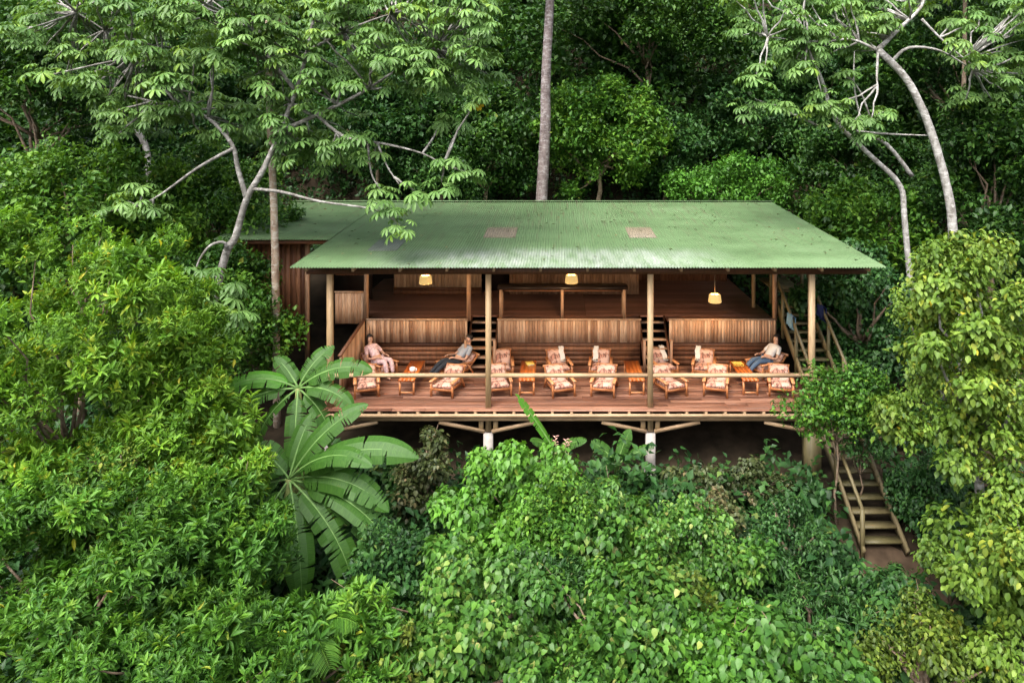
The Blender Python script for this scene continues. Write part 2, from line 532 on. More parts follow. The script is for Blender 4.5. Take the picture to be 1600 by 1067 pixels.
def shoots_to_leaves(g, kind, pts, axes, size=1.0, tshift=0.0):
    """leaves for shoots at pts growing along axes"""
    n = len(pts)
    if n == 0: return
    axes = unit(axes)
    ref = np.where(np.abs(axes[:, 2:3]) > .9, np.array([[1., 0, 0]]), np.array([[0, 0, 1.]]))
    e1 = unit(np.cross(axes, ref)); e2 = np.cross(axes, e1)
    st = np.clip(RNG.normal(.45, .17, n) + tshift, 0, .84)      # tone of each shoot
    st = st + np.where(RNG.uniform(0, 1, n) < .06, .30, 0)
    odd = lambda t: np.where(RNG.uniform(0, 1, n) < .007, RNG.uniform(.94, 1, n), np.clip(t, 0, .9))   # a few yellowing leaves
    if kind in ('rosette', 'lanceloose'):
        k = 11 if kind == 'rosette' else 8
        for i in range(k):
            an = i * 2.399 + RNG.uniform(0, 6.28) + RNG.normal(0, .25, n)
            el = np.radians(28 + 74 * (i / k) + RNG.normal(0, 9, n))
            rad = e1 * np.cos(an)[:, None] + e2 * np.sin(an)[:, None]
            d = axes * np.cos(el)[:, None] + rad * np.sin(el)[:, None]
            d[:, 2] -= .12
            o = pts - axes * ((i / k) * .16 * size) + rad * .01
            L = RNG.uniform(.15, .26, n) * size
            nn = unit(axes * np.sin(el)[:, None] - rad * np.cos(el)[:, None] + rnd(n, .15))
            emit(g, T_LANCE, o, d, nn, L, L * RNG.uniform(.13, .19, n), odd(st + RNG.normal(0, .10, n) - .10 * (i / k)))
    elif kind in ('cordate', 'ovate'):
        k = 6
        tp = T_CORD if kind == 'cordate' else T_OVATE
        for i in range(k):
            an = i * 2.4 + RNG.uniform(0, 6.28) + RNG.normal(0, .4, n)
            rad = e1 * np.cos(an)[:, None] + e2 * np.sin(an)[:, None]
            t = i / (k - 1)
            o = pts - axes * (t * .42 * size) + rad * (RNG.uniform(.07, .17, n) * size)[:, None]
            d = rad * .75 + axes * .35 + rnd(n, .22)
            d[:, 2] -= RNG.uniform(.35, 1.15, n)
            nn = unit(rad * .45 + UP * .8 + axes * .25 + rnd(n, .22))
            L = RNG.uniform(.15, .27, n) * size * (1.0 if kind == 'cordate' else .95)
            W = L * (RNG.uniform(.38, .48, n) if kind == 'cordate' else RNG.uniform(.28, .36, n))
            emit(g, tp, o, d, nn, L, W, odd(st + RNG.normal(0, .13, n)))
    elif kind == 'small':
        k = 9
        for i in range(k):
            o = pts + rnd(n, .13 * size)
            d = axes * .4 + rnd(n, .7); d[:, 2] -= .2
            nn = unit(UP + axes * .4 + rnd(n, .45))
            L = RNG.uniform(.12, .22, n) * size
            emit(g, T_SMALL, o, d, nn, L, L * RNG.uniform(.24, .36, n), odd(st + RNG.normal(0, .14, n)))
    elif kind == 'palmate':
        k = 9
        for i in range(k):
            an = i * 2.399 + RNG.uniform(0, 6.28) + RNG.normal(0, .2, n)
            el = np.radians(RNG.uniform(35, 100, n))
            rad = e1 * np.cos(an)[:, None] + e2 * np.sin(an)[:, None]
            pd = unit(axes * np.cos(el)[:, None] + rad * np.sin(el)[:, None])
            plen = RNG.uniform(.2, .5, n) * size
            hub = pts + pd * plen[:, None]
            hub[:, 2] -= .04
            # petiole as a thin blade
            emit(g, T_SMALL, pts, pd, unit(np.cross(pd, e1 + .01)), plen, np.full(n, .008), np.full(n, .75))
            nn = unit(pd * .45 + UP * .95 + rnd(n, .12))
            a1 = unit(pd - nn * np.sum(pd * nn, axis=1, keepdims=True)); a2 = np.cross(nn, a1)
            R = RNG.uniform(.20, .36, n) * size
            tone = np.clip(st + RNG.normal(0, .12, n), 0, .9)
            nl = 9
            for j in range(nl):
                th = (j - (nl - 1) / 2) * math.radians(37) + RNG.normal(0, .05, n)
                d = a1 * np.cos(th)[:, None] + a2 * np.sin(th)[:, None] - nn * .12
                LL = R * (1 - .16 * abs(j - (nl - 1) / 2) / 2.0 * .6)
                emit(g, T_PALM, hub + d * .01, d, nn, LL, LL * .165, np.clip(tone + RNG.normal(0, .05, n), 0, .92))


def lobe_shoots(lobes, per, up_bias=.55, inner=.25):
    """shoots spread on and in every lobe (cx,cy,cz,r)"""
    lobes = np.asarray(lobes)
    n = len(lobes) * per
    c = np.repeat(lobes[:, :3], per, axis=0); r = np.repeat(lobes[:, 3], per)
    d = rnd(n); d = unit(d); d[:, 2] = d[:, 2] * .85 + .18; d = unit(d)
    q = np.where(RNG.uniform(0, 1, n) < inner, RNG.uniform(.35, .85, n), RNG.uniform(.82, 1.08, n))
    p = c + d * (r * q)[:, None] * np.array([1, 1, .85])
    ax = unit(d * (1 - up_bias) + UP * up_bias + rnd(n, .22))
    return p, ax


def ellipsoid_lobes(radii, n, rl, top=True, seed=0, squash=1.0):
    """lobe centres on a lumpy ellipsoid round the origin, both sides, fewer underneath"""
    rg = np.random.default_rng(seed)
    out = []
    k = 0
    while len(out) < n and k < 5000:
        k += 1
        d = unit(rg.normal(0, 1, 3))
        if d[2] < -.55 and rg.uniform() < .8: continue
        q = rg.uniform(.66, 1.16) if rg.uniform() < .82 else rg.uniform(.2, .66)
        p = d * np.array(radii) * q
        if all(np.linalg.norm(p - o[:3]) > rl * .72 for o in out) or k > 2500:
            out.append(np.array([*p, rl * (rg.uniform(.65, 1.2) if q < 1.02 else rg.uniform(.4, .75))]))
    return np.array(out)


def bend(p, q, k=4, amp=.12):
    p, q = Vector(p), Vector(q)
    L = (q - p).length
    pts = []
    for i in range(k + 1):
        t = i / k
        off = Vector((random.uniform(-1, 1), random.uniform(-1, 1), random.uniform(-.4, .8))) * (amp * L * math.sin(math.pi * t) * .5)
        pts.append(p.lerp(q, t) + off)
    return pts


def limbs(g, base, center, lobes, r0, n_limbs=9, tint=.5):
    """tapered trunk from base to the crown's heart with limbs to some lobes (all in one local frame)"""
    fork = Vector(base).lerp(Vector(center), .72)
    pts = bend(base, fork, 5, .08)
    g.tube(pts, [r0 * (1.15 - .5 * i / 5) for i in range(6)], 8, tint, .06)
    idx = list(range(len(lobes)))
    random.shuffle(idx)
    for i in idx[:n_limbs]:
        end = Vector(lobes[i][:3])
        a_ = pts[-1] if random.random() < .6 else pts[-2]
        g.tube(bend(a_, end, 4, .16), [r0 * .55 * (1 - .82 * k / 4) for k in range(5)], 5, tint, .05)


def snags(g, lob, c, r, n=3):
    for _ in range(n):
        l = Vector(lob[random.randrange(len(lob))][:3])
        o = (l - c); out = c + o * 1.22 + Vector((0, 0, .1))
        g.tube(bend(c + o * .5, out, 5, .2), [r, r * .8, r * .6, r * .45, r * .3, r * .18], 5, .9)


def tree(name, label, cat, u, v, Y, radii, leaf, mat, per=26, nl=34, rl=.6, size=1.0, bark='bark_brown', r0=.12, group=None,
         seed=1, tshift=0.0, up=.55, kindname=('trunk', 'crown'), n_limbs=9, inner=.25, loc=None):
    c = P(u, v, Y) if loc is None else Vector(loc)
    bz = ground_z(c.x, c.y) - .15
    root = empty(name, (c.x, c.y, bz), 0, label, cat, group)
    lobes = ellipsoid_lobes(radii, nl, rl, seed=seed)
    lob = lobes.copy(); lob[:, 2] += c.z - bz
    g = G()
    # each limb's foliage has its own tone and leaf size
    p, ax = lobe_shoots(lob, per, up, inner)
    tone = np.repeat(RNG.normal(0, .11, len(lob)), per) + tshift
    grp = np.repeat(RNG.integers(0, 3, len(lob)), per)
    for q, f in enumerate((.78, 1.0, 1.18)):
        sel = grp == q
        shoots_to_leaves(g, leaf, p[sel], ax[sel], size * f, tone[sel])
    g.build(kindname[1], M[mat], root)
    t = G()
    limbs(t, (0, 0, 0), (0, 0, c.z - bz), lob, r0, n_limbs + 5)
    if leaf != 'small': snags(t, lob, Vector((0, 0, c.z - bz)), .018, 5)
    t.build(kindname[0], M[bark], root, True)
    return root


# ================================================================== SETTING: the hillside
def make_ground():
    xs = np.linspace(-60, 60, 161); ys = np.linspace(-40, 110, 201)
    g = G()
    V = [(x, y, ground_z(x, y)) for y in ys for x in xs]
    nx = len(xs)
    Fs = [(j * nx + i, j * nx + i + 1, (j + 1) * nx + i + 1, (j + 1) * nx + i) for j in range(len(ys) - 1) for i in range(nx - 1)]
    g.faces(V, Fs, .5)
    o = g.build('ground', M['earth'], None, True)
    tag(o, kind='structure')
    # bare trodden earth at the foot of the stairs
    g = G()
    n = 26
    V, Fs = [(7.3, 15.3, ground_z(7.3, 15.3) + .05)], []
    for k in range(n):
        an = 2 * math.pi * k / n
        r = 1 + .25 * noise.noise((math.cos(an) * 1.4, math.sin(an) * 1.4, 8))
        x, y = 7.35 + .85 * r * math.cos(an), 15.15 + 1.0 * r * math.sin(an)
        V.append((x, y, ground_z(x, y) + .05))
    for k in range(n): Fs.append((0, 1 + k, 1 + (k + 1) % n))
    g.faces(V, Fs, .5)
    tag(g.build('path', M['earth_path'], None, True), kind='structure')


make_ground()


def make_undergrowth():
    """low leaves over the whole hillside, uncountable"""
    g = G()
    n = 34000
    xs = RNG.uniform(-34, 34, n); ys = RNG.uniform(4, 46, n)
    keep = []
    for x, y in zip(xs, ys):
        if -10.6 < x < 6.8 and 18.1 < y < 29.5: continue
        if 6.5 < x < 8.2 and 14.3 < y < 24: continue
        if y < 28 and noise.noise((x * .35, y * .35, 5)) < -.22: continue
        if abs(x) > (y * .85 + 2.5): continue
        keep.append((x, y, ground_z(x, y) + random.uniform(.05, .8)))
    # denser and taller on the near slope
    for _ in range(13000):
        y = random.uniform(5.5, 17.8); x = random.uniform(-1, 1) * (y * .8 + 1.5)
        if 6.4 < x < 8.3 and y > 14.2: continue
        keep.append((x, y, ground_z(x, y) + random.uniform(.05, 1.5) * random.random()))
    random.shuffle(keep)
    p = np.array(keep)
    ax = unit(np.array([[0, -.35, 1.0]]) + rnd(len(p), .35))
    h = len(p) // 2
    shoots_to_leaves(g, 'small', p[:h], ax[:h], 1.3, -.1)
    shoots_to_leaves(g, 'cordate', p[h:], ax[h:], .9, -.1)
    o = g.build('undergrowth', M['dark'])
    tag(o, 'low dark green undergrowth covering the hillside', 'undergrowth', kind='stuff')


make_undergrowth()


def make_far_forest():
    """the wood on the slope behind, read as one mass"""
    g = G()
    lob = []
    rg = np.random.default_rng(5)
    for _ in range(1000):
        y = rg.uniform(33.5, 58); x = rg.uniform(-.8, .8) * (y + 6)
        if noise.noise((x * .16, y * .2, 2.5)) < -.28: continue
        z = ground_z(x, y) + rg.uniform(.3, 6.5)
        lob.append((x, y, z, rg.uniform(.8, 1.7)))
    for _ in range(170):                    # the wood on both flanks
        sd = rg.choice([-1, 1]); y = rg.uniform(17, 36); x = sd * rg.uniform(17, 30)
        lob.append((x, y, ground_z(x, y) + rg.uniform(.3, 4.5), rg.uniform(.8, 1.7)))
    p, ax = lobe_shoots(lob, 44, .5, .2)
    shoots_to_leaves(g, 'small', p, ax, 1.9, -.08)
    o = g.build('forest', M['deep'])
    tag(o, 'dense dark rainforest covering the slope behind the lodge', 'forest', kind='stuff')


make_far_forest()

# ================================================================== LODGE
Y0 = 18.5                       # line of front posts
PX = [-5.99, -1.83, 2.42, 6.66]
lodge = empty('lodge', (0, Y0, 0), 0, 'long timber lodge with green corrugated roof and an open deck on stilts', 'lodge')
OFF = Vector((0, -Y0, 0))


def part(g, name, mat, parent=lodge, smooth=False, label=None):
    """part of the lodge built in world coordinates"""
    o = g.build(name, M[mat], parent, smooth)
    if parent is lodge: o.location = OFF
    if label: o["label"] = label
    return o


RZ0, RSL, RY0, RY1 = 3.76, 0.0653, 18.0, 27.8


def roof_z(y): return RZ0 + (y - RY0) * RSL


def corrugated(g, x0, x1, y0, y1, lift=0.0, amp=.019, per=.0763, rows=2, spill=0.0):
    n = int((x1 - x0) / per * 6)
    xs = np.linspace(x0, x1, n)
    ys = np.linspace(y0, y1, rows)
    V = []
    for y in ys:
        w = amp * np.cos(xs / per * 2 * math.pi)
        V.append(np.stack([xs, np.full(n, y), roof_z(y) + lift + w], 1))
    V = np.concatenate(V)
    m = len(V)
    low = V.copy(); low[:, 2] -= .006
    V = np.concatenate([V, low])
    i = np.arange(n - 1)
    fs = []
    for r in range(rows - 1):
        top = np.stack([r * n + i, r * n + i + 1, (r + 1) * n + i + 1, (r + 1) * n + i], 1)
        fs.append(top); fs.append((top + m)[:, ::-1])
    fs.append(np.stack([i, i + m, i + 1 + m, i + 1], 1))
    fs = np.concatenate(fs)
    g.add(V, fs.ravel(), np.full(len(fs), 4), .5)


g = G()
rg = random.Random(3)
corrugated(g, -6.86, 8.41, 18.0, 27.8, rows=8)
corrugated(g, -10.4, -6.875, 21.2, 27.8, rows=6)
# back slope behind the ridge
n = 140
V, Fs = [], []
for x in np.linspace(-10.4, 8.41, n): V.append((x, 27.8, roof_z(27.8) + .02))
for x in np.linspace(-10.4, 8.41, n): V.append((x, 31.2, roof_z(27.8) - .9))
Fs = [(i, i + 1, n + i + 1, n + i) for i in range(n - 1)]
g.faces(V, Fs, .5)
roof = part(g, 'roof', 'roof')
for (x0, x1) in ((-2.28, -1.30), (2.18, 3.02)):
    g = G(); corrugated(g, x0, x1, 21.42, 22.95, lift=.012)
    part(g, 'skylight', 'rooflight', roof)
g = G(); corrugated(g, -5.35, -4.55, 19.75, 21.1, lift=.014)
part(g, 'repair_sheet', 'roofpatch', roof)
g = G()
g.box(-10.5, 8.5, 27.72, 27.95, roof_z(27.8) + .035, roof_z(27.8) + .05, .5)
part(g, 'ridge_cap', 'roof', roof)

g = G()
k = 240
lx = RNG.uniform(-9.5, 8.2, k); ly = 18.1 + 9.5 * RNG.uniform(0, 1, k) ** .8
ok = (lx > -6.7) | (ly > 21.4)
lx, ly = lx[ok], ly[ok]; k = len(lx)
O = np.stack([lx, ly, RZ0 + (ly - RY0) * RSL + .026], 1)
emit(g, T_SMALL, O, np.stack([RNG.normal(0, 1, k), RNG.normal(0, 1, k), np.full(k, .05)], 1), np.tile(np.array([[0, 0, 1.]]), (k, 1)) + rnd(k, .12), RNG.uniform(.07, .17, k), RNG.uniform(.018, .04, k), RNG.uniform(.3, 1, k))
tag(g.build('fallen_leaves', M['dry']), 'scattered fallen leaves lying on the green roof', 'leaf litter', kind='stuff')

# rafters, eave beam
for k in range(13):
    x = -6.5 + k * 1.21
    g = G(); g.beam((x, 18.12, roof_z(18.12) - .085), (x, 27.6, roof_z(27.6) - .085), .06, .11, .3)
    part(g, 'rafter', 'beam')
g = G(); g.box(-6.6, 8.1, 18.44, 18.56, 3.50, 3.66, .1); part(g, 'eave_beam', 'plank_dark')  # dark tint puts the shadow below the eave into the beam
g = G(); g.box(-6.6, 7.6, 21.82, 21.94, 3.70, 3.86, .1); part(g, 'inner_beam', 'plank_dark')
for k, y in enumerate((19.6, 20.9, 23.4, 25.0, 26.6)):
    g = G(); g.box(-6.7, 8.2, y - .03, y + .03, roof_z(y) - .20, roof_z(y) - .145, .2); part(g, 'purlin', 'plank_dark')

# front posts, piles, plinths, braces
for i, x in enumerate(PX):
    g = G(); g.box(x - .07, x + .07, Y0 - .07, Y0 + .07, -.62, 3.495, .3 + .2 * i); part(g, 'post', 'post')
    for s in (-1, 1):
        g = G(); g.box(x + s * .19 - .06, x + s * .19 + .06, Y0 - .05, Y0 + .06, -.62, -.30, .5); part(g, 'pile_cheek', 'post')
    gz = ground_z(x, Y0)
    if i < 3:
        g = G(); g.box(x - .12, x + .12, Y0 - .12, Y0 + .12, gz - .4, -.66, .5)
        g.box(x - .16, x + .16, Y0 - .16, Y0 + .16, gz - .4, gz + .12, .5)
        part(g, 'plinth', 'concrete')
    else:
        g = G(); g.box(x - .19, x + .19, Y0 - .19, Y0 + .19, gz - .5, -.63, .5); part(g, 'pile', 'moss')
    for s in (-1, 1):
        if i == 0 and s < 0: continue
        if i == 3 and s > 0: continue
        g = G(); g.beam((x + s * .10, Y0 - .04, -.62), (x + s * 1.28, Y0 - .13, -.335), .07, .09, .8); part(g, 'brace', 'beam')
for x in (-5.99, -1.83, 2.42, 6.66):
    g = G(); gz = ground_z(x, 21.5); g.box(x - .1, x + .1, 21.4, 21.6, gz - .3, -.16, .4); part(g, 'pile', 'moss')
# deck
g = G()
y = 18.28; k = 0
while y < 21.72:
    cuts = [-6.25] + sorted(random.uniform(-5, 6) for _ in range(2)) + [6.98]
    for a_, b_ in zip(cuts, cuts[1:]):
        dz = random.uniform(-.002, .002)
        g.box(a_ + .003, b_ - .003, y, min(y + .132, 21.73), -.035 + dz, dz)
    y += .14
part(g, 'deck_floor', 'deck')
jm = None
for k in range(27):
    x = -6.15 + k * .5
    if jm is None:
        g = G(); g.box(-.035, .035, 18.285, 21.7, -.155, -.038, .6); jm = part(g, 'joist', 'beam'); jm.location = OFF + Vector((x, 0, 0))
    else:
        o = jm.copy(); COL.objects.link(o); o.parent = lodge; o.location = OFF + Vector((x, 0, 0))
g = G(); g.box(-6.25, 6.98, 18.22, 18.283, -.165, -.085, .9); part(g, 'rim_beam', 'beam')
g = G(); g.box(-5.8, 6.5, 18.30, 18.40, -.285, -.20, .6); part(g, 'bearer', 'beam')
g = G(); g.box(-6.2, 6.9, 21.4, 21.55, -.30, -.158, .2); part(g, 'bearer', 'moss')
# one-bar front railing
g = G()
for a_, b_ in zip(PX, PX[1:]):
    g.box(a_ + .071 if a_ > -5.9 else -6.12, b_ - .071, 18.42, 18.55, .80, .88, .75 + .2 * random.random())
part(g, 'railing', 'beam')


def vplanks(g, x0, x1, y, z0, z1, w=.095, th=.025, zjit=.004, tlo=0., thi=1.):
    x = x0
    while x < x1 - .01:
        ww = min(w * random.uniform(.75, 1.2), x1 - x)
        g.box(x + .002, x + ww - .002, y - th / 2 + random.uniform(-.004, .004), y + th / 2, z0, z1 + random.uniform(-zjit, zjit), random.uniform(tlo, thi))
        x += ww


def hplanks(g, x0, x1, y, z0, z1, w=.14, th=.025, tlo=0., thi=1.):
    z = z0
    while z < z1 - .01:
        ww = min(w, z1 - z)
        g.box(x0, x1, y - th / 2 + random.uniform(-.004, .004), y + th / 2, z + .002, z + ww - .002, random.uniform(tlo, thi))
        z += ww


# raised inner floor: plank fronts, dark base wall, two flights
for (x0, x1) in ((-5.92, -2.80), (-1.86, 2.54), (3.42, 6.72)):
    g = G(); vplanks(g, x0, x1, 21.70, .72, 1.41); g.box(x0 - .02, x1 + .02, 21.66, 21.76, 1.415, 1.445, .9)
    part(g, 'plank_front', 'plank')
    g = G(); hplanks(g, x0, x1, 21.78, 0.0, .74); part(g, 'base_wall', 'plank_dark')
for (x0, x1) in ((-2.78, -1.88), (2.56, 3.40)):
    fl = G(); fl.beam((x0 + .03, 21.05, .05), (x0 + .03, 22.45, 1.30), .05, .18, .2)
    st = part(fl, 'inner_stair', 'plank_dark')
    fl = G(); fl.beam((x1 - .03, 21.05, .05), (x1 - .03, 22.45, 1.30), .05, .18, .2)
    part(fl, 'stringer', 'plank_dark', st)
    for k in range(6):
        g = G(); z = .2 + .2 * k; yy = 21.0 + .24 * k
        g.box(x0 + .06, x1 - .06, yy, yy + .26, z - .035, z, .8 if k % 2 else .3)
        part(g, 'tread', 'plank', st)
    for x in (x0 + .02, x1 - .02):
        g = G(); g.box(x - .035, x + .035, 20.98, 21.05, 0, 1.0, .4); part(g, 'newel', 'plank', st)
# handrail at the left flight
g = G()
for x0 in (-5.9,):
    y = 21.86
while y < 27.9:
    for (a_, b_) in ((-5.9, -2.78), (-1.88, 2.56), (3.40, 6.75)) if y < 22.4 else ((-6.9, .9), (.9, 6.75)):
        g.box(a_, b_ - .003, y, y + .105, 1.315, 1.35)
    y += .11
part(g, 'upper_floor', 'floor_up')
# back walls
g = G(); vplanks(g, -5.9, -2.75, 25.3, 1.36, 4.1, .12, tlo=.6); part(g, 'back_wall', 'plank')
g = G(); hplanks(g, -5.9, -2.75, 25.24, 1.36, 1.62); part(g, 'skirting', 'plank_dark')
g = G(); g.box(-2.74, -1.75, 25.9, 25.95, 1.36, 4.1, .1); part(g, 'doorway_dark', 'black')  # black sheet standing in for the darkness inside the door opening
g = G(); vplanks(g, -1.75, 2.9, 25.3, 1.36, 4.1, .12, thi=.45); part(g, 'back_wall', 'plank')
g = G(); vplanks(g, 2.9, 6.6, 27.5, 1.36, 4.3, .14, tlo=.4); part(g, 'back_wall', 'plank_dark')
g = G(); g.box(2.88, 2.92, 25.32, 27.49, 1.36, 4.2, .6); part(g, 'side_wall', 'plank_dark')
# black sheet standing in for the dark of the opening at the left
for (x0, x1, z0, z1) in ((-6.85, -6.1, 2.75, 3.5),):
    g = G(); g.box(x0, x1, 25.15, 25.2, z0, z1, .1); part(g, 'opening_dark', 'black')
# inner posts
for x in (-5.95, -2.77, 2.90, 6.72):
    g = G(); g.box(x - .06, x + .06, 21.80, 21.92, 1.36, 3.69, .4); part(g, 'inner_post', 'plank')
g = G(); g.box(6.45, 6.56, 23.4, 23.5, 1.36, 4.0, .7); part(g, 'inner_post', 'post')
# annex on the left
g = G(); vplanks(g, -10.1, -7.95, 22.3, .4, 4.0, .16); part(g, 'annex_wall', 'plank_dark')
g = G(); g.box(-7.94, -6.5, 24.6, 24.65, .4, 4.1, .1); part(g, 'annex_opening_dark', 'black')  # black sheet painted in place of the annex opening's shade
g = G(); vplanks(g, -6.92, -6.03, 21.86, 1.26, 2.22, .1, tlo=.2, thi=.7); g.box(-6.94, -6.02, 21.82, 21.9, 2.225, 2.26, .4); part(g, 'annex_parapet', 'plank')
g = G(); vplanks(g, -6.92, -6.03, 21.90, 2.75, 3.55, .1, tlo=.1, thi=.5); part(g, 'annex_screen', 'plank_dark')
g = G(); g.box(-10.3, -6.95, 21.4, 21.5, 3.80, 3.90, .2); part(g, 'annex_eave_beam', 'plank_dark')
g = G(); g.box(-7.98, -7.86, 22.2, 22.32, .0, 3.95, .3); part(g, 'annex_post', 'plank')
# left side wall of the deck with a dark sloping cap
g = G()
y = 19.25
while y < 21.66:
    z = 1.08 + (y - 19.25) / 2.4 * .33
    g.box(-5.98, -5.945, y + .002, y + .1, 0, z, random.random())
    y += .102
side = part(g, 'side_wall', 'plank')
g = G(); g.beam((-5.96, 19.2, 1.11), (-5.96, 21.66, 1.445), .09, .05, .2); part(g, 'wall_cap', 'plank_dark', side)

# ================================================================== OUTDOOR STAIR on the right
sx0, sx1 = 6.86, 7.80
stair = empty('outdoor_stair', (7.3, 15.9, -2.06), 0, 'long mossy wooden stair running up the right side of the lodge', 'stair')
SO = Vector((-7.3, -15.9, 2.06))


def spart(g, name, mat, smooth=False):
    o = g.build(name, M[mat], stair, smooth); o.location = SO; return o


def sz(y): return -2.06 + (y - 15.9) * .635


for x in (sx0 - .02, sx1 + .02):
    g = G(); g.beam((x, 15.75, sz(15.75) - .02), (x, 22.6, sz(22.6) - .02), .05, .24, 1.0); spart(g, 'stringer', 'moss')
k = 0
y = 15.9
while y < 22.5:
    g = G(); z = sz(y)
    g.box(sx0 + .01, sx1 - .01, y, y + .27, z - .01, z + .035, random.random()); spart(g, 'tread', 'moss')
    y += .285; k += 1
g = G(); g.box(sx0, sx1, 22.6, 24.2, sz(22.6) - .04, sz(22.6), .6); spart(g, 'landing', 'moss')
for x, ya, yb in ((sx0 - .03, 15.8, 17.3), (sx0 - .03, 19.0, 22.6), (sx1 + .03, 18.2, 22.6)):
    g = G(); g.beam((x, ya, sz(ya) + .88), (x, yb, sz(yb) + .88), .06, .09, .7); spart(g, 'handrail', 'moss')
    yy = ya
    while yy <= yb + .01:
        g = G(); g.box(x - .04, x + .04, yy - .04, yy + .04, max(sz(yy) - .5, ground_z(x, yy) - .2), sz(yy) + .9, .5); spart(g, 'baluster', 'moss')
        yy += (yb - ya) / max(1, round((yb - ya) / 1.2))

# ================================================================== THINGS ON THE DECK
def rounded_cushion(L, Wd, T, nx=7, ny=7):
    """pillow-like slab, length along y, top bulged; centred"""
    g = G()
    V, Fs = [], []
    for s in (1, -1):
        for j in range(ny):
            for i in range(nx):
                a_, b_ = i / (nx - 1) * 2 - 1, j / (ny - 1) * 2 - 1
                e_ = (1 - abs(a_) ** 6) * (1 - abs(b_) ** 6)
                V.append((a_ * Wd / 2 * (1 - .03 * (1 - e_)), b_ * L / 2 * (1 - .03 * (1 - e_)), s * (T * .22 + T * .28 * max(e_, 0) ** .5)))
    m = nx * ny
    for j in range(ny - 1):
        for i in range(nx - 1):
            q = (j * nx + i, j * nx + i + 1, (j + 1) * nx + i + 1, (j + 1) * nx + i)
            Fs.append(q); Fs.append(tuple(m + k for k in q[::-1]))
    rim = [i for i in range(nx)] + [j * nx + nx - 1 for j in range(1, ny)] + [(ny - 1) * nx + i for i in range(nx - 2, -1, -1)] + [j * nx for j in range(ny - 2, 0, -1)]
    for a_, b_ in zip(rim, rim[1:] + rim[:1]): Fs.append((a_, a_ + m, b_ + m, b_))
    g.faces(V, Fs, .5)
    return g


def make_chair(label):
    r = empty('lounge_chair', (0, 0, 0), 0, label, 'chair', 'lounge chairs in two rows on the deck')
    W = .31
    for s in (-1, 1):
        g = G(); g.box(s * W - .025, s * W + .025, -.40, -.35, 0, .40, .5); g.build('leg', M['chair'], r)
        g = G(); g.beam((s * W, .50, 0), (s * W, .24, .38), .045, .05, .5); g.build('leg', M['chair'], r)
        g = G(); g.beam((s * W, -.44, .415), (s * W, .44, .385), .085, .03, .8); g.build('armrest', M['chair'], r)
    g = G()
    g.box(-W + .03, W - .03, -.40, -.36, .17, .25, .4)
    g.box(-W + .03, W - .03, .28, .32, .14, .2, .4)
    for s in (-1, 1): g.beam((s * (W - .045), -.38, .215), (s * (W - .045), .34, .165), .03, .07, .4)
    g.build('seat_frame', M['chair'], r)
    g = G()
    for s in (-1, 1): g.beam((s * (W - .05), .26, .13), (s * (W - .05), .66, .535), .035, .05, .6)
    for k in range(5):
        t = .25 + k * .185
        g.beam((-W + .07, .26 + .4 * t, .13 + .405 * t), (W - .07, .26 + .4 * t, .13 + .405 * t), .025, .055, .7)
    g.box(-W + .01, W - .01, .66, .70, .50, .565, .9)
    g.build('backrest', M['chair'], r)
    c = rounded_cushion(.62, .52, .13).build('seat_cushion', M['cushion'], r, True)
    c.location = (0, -.11, .265); c.rotation_euler = (math.radians(-4), 0, 0)
    c = rounded_cushion(.52, .52, .13).build('back_cushion', M['cushion'], r, True)
    c.location = (0, .40, .385); c.rotation_euler = (math.radians(45), 0, 0)
    return r


COLX = [-5.28, -3.08, -1.65, 0.0, 1.26, 3.12, 4.38, 6.28]
ordn = ['first', 'second', 'third', 'fourth', 'fifth', 'sixth', 'seventh', 'last']
front_lab = ['%s chair from the left in the row by the railing, cream patterned cushions' % o for o in ordn]
back_lab = ['wooden lounge chair turned towards the deck, holding the person in pink', 'wooden lounge chair with the dark haired person in grey stretched out on it'] + \
           ['%s chair from the left in the row by the plank fronts, empty' % o for o in ordn[2:7]] + \
           ['wooden lounge chair holding the person in blue jeans, below the outdoor stair']
proto = None
ROTF = [14, -16, 12, 17, -15, 16, -17, -12]
ROTB = [52, -50, 8, 12, -10, 12, -12, -62]
chairs_back = []
for row, (yy, labs, rots) in enumerate(((19.55, front_lab, ROTF), (20.92, back_lab, ROTB))):
    for k, x in enumerate(COLX):
        if proto is None:
            proto = make_chair(labs[k]); o = proto
        else:
            o = copy_tree(proto)
            o["label"] = labs[k]
        o.location = (x + (.12 if (row == 1 and k == 7) else 0) * 0 - (.12 if k == 7 else 0), yy, .003)
        o.location.x += random.uniform(-.05, .05); o.location.y += random.uniform(-.06, .05)
        o.rotation_euler = (0, 0, math.radians(rots[k] + random.uniform(-5, 5)))
        if row: chairs_back.append(o)


def make_table(label, x):
    t = empty('coffee_table', (x, 20.1, .003), 0, label, 'table', 'narrow coffee tables between the chairs')
    g = G()
    for k in range(4): g.box(-.22 + k * .11 + .002, -.11 + k * .11 - .002, -.85, .75, .40, .435, .2 + .2 * k)
    g.build('tabletop', M['table'], t)
    for sx in (-1, 1):
        for yy in (-.78, .68):
            g = G(); g.box(sx * .19 - .025, sx * .19 + .025, yy - .025, yy + .025, 0, .40, .6); g.build('leg', M['chair'], t)
    for yy in (-.78, .68):
        g = G(); g.box(-.165, .165, yy - .02, yy + .02, .05, .09, .7); g.build('stretcher', M['chair'], t)
    return t


tabs = ['orange wooden coffee table with a white cup on it',
        'orange wooden coffee table with a yellow book, beside the second post',
        'bare orange wooden coffee table beside the third post',
        'orange wooden coffee table with a folded yellow cloth, at the right end']
TX = [-4.15, -.86, 2.16, 5.28]
for lab, x in zip(tabs, TX): make_table(lab, x)


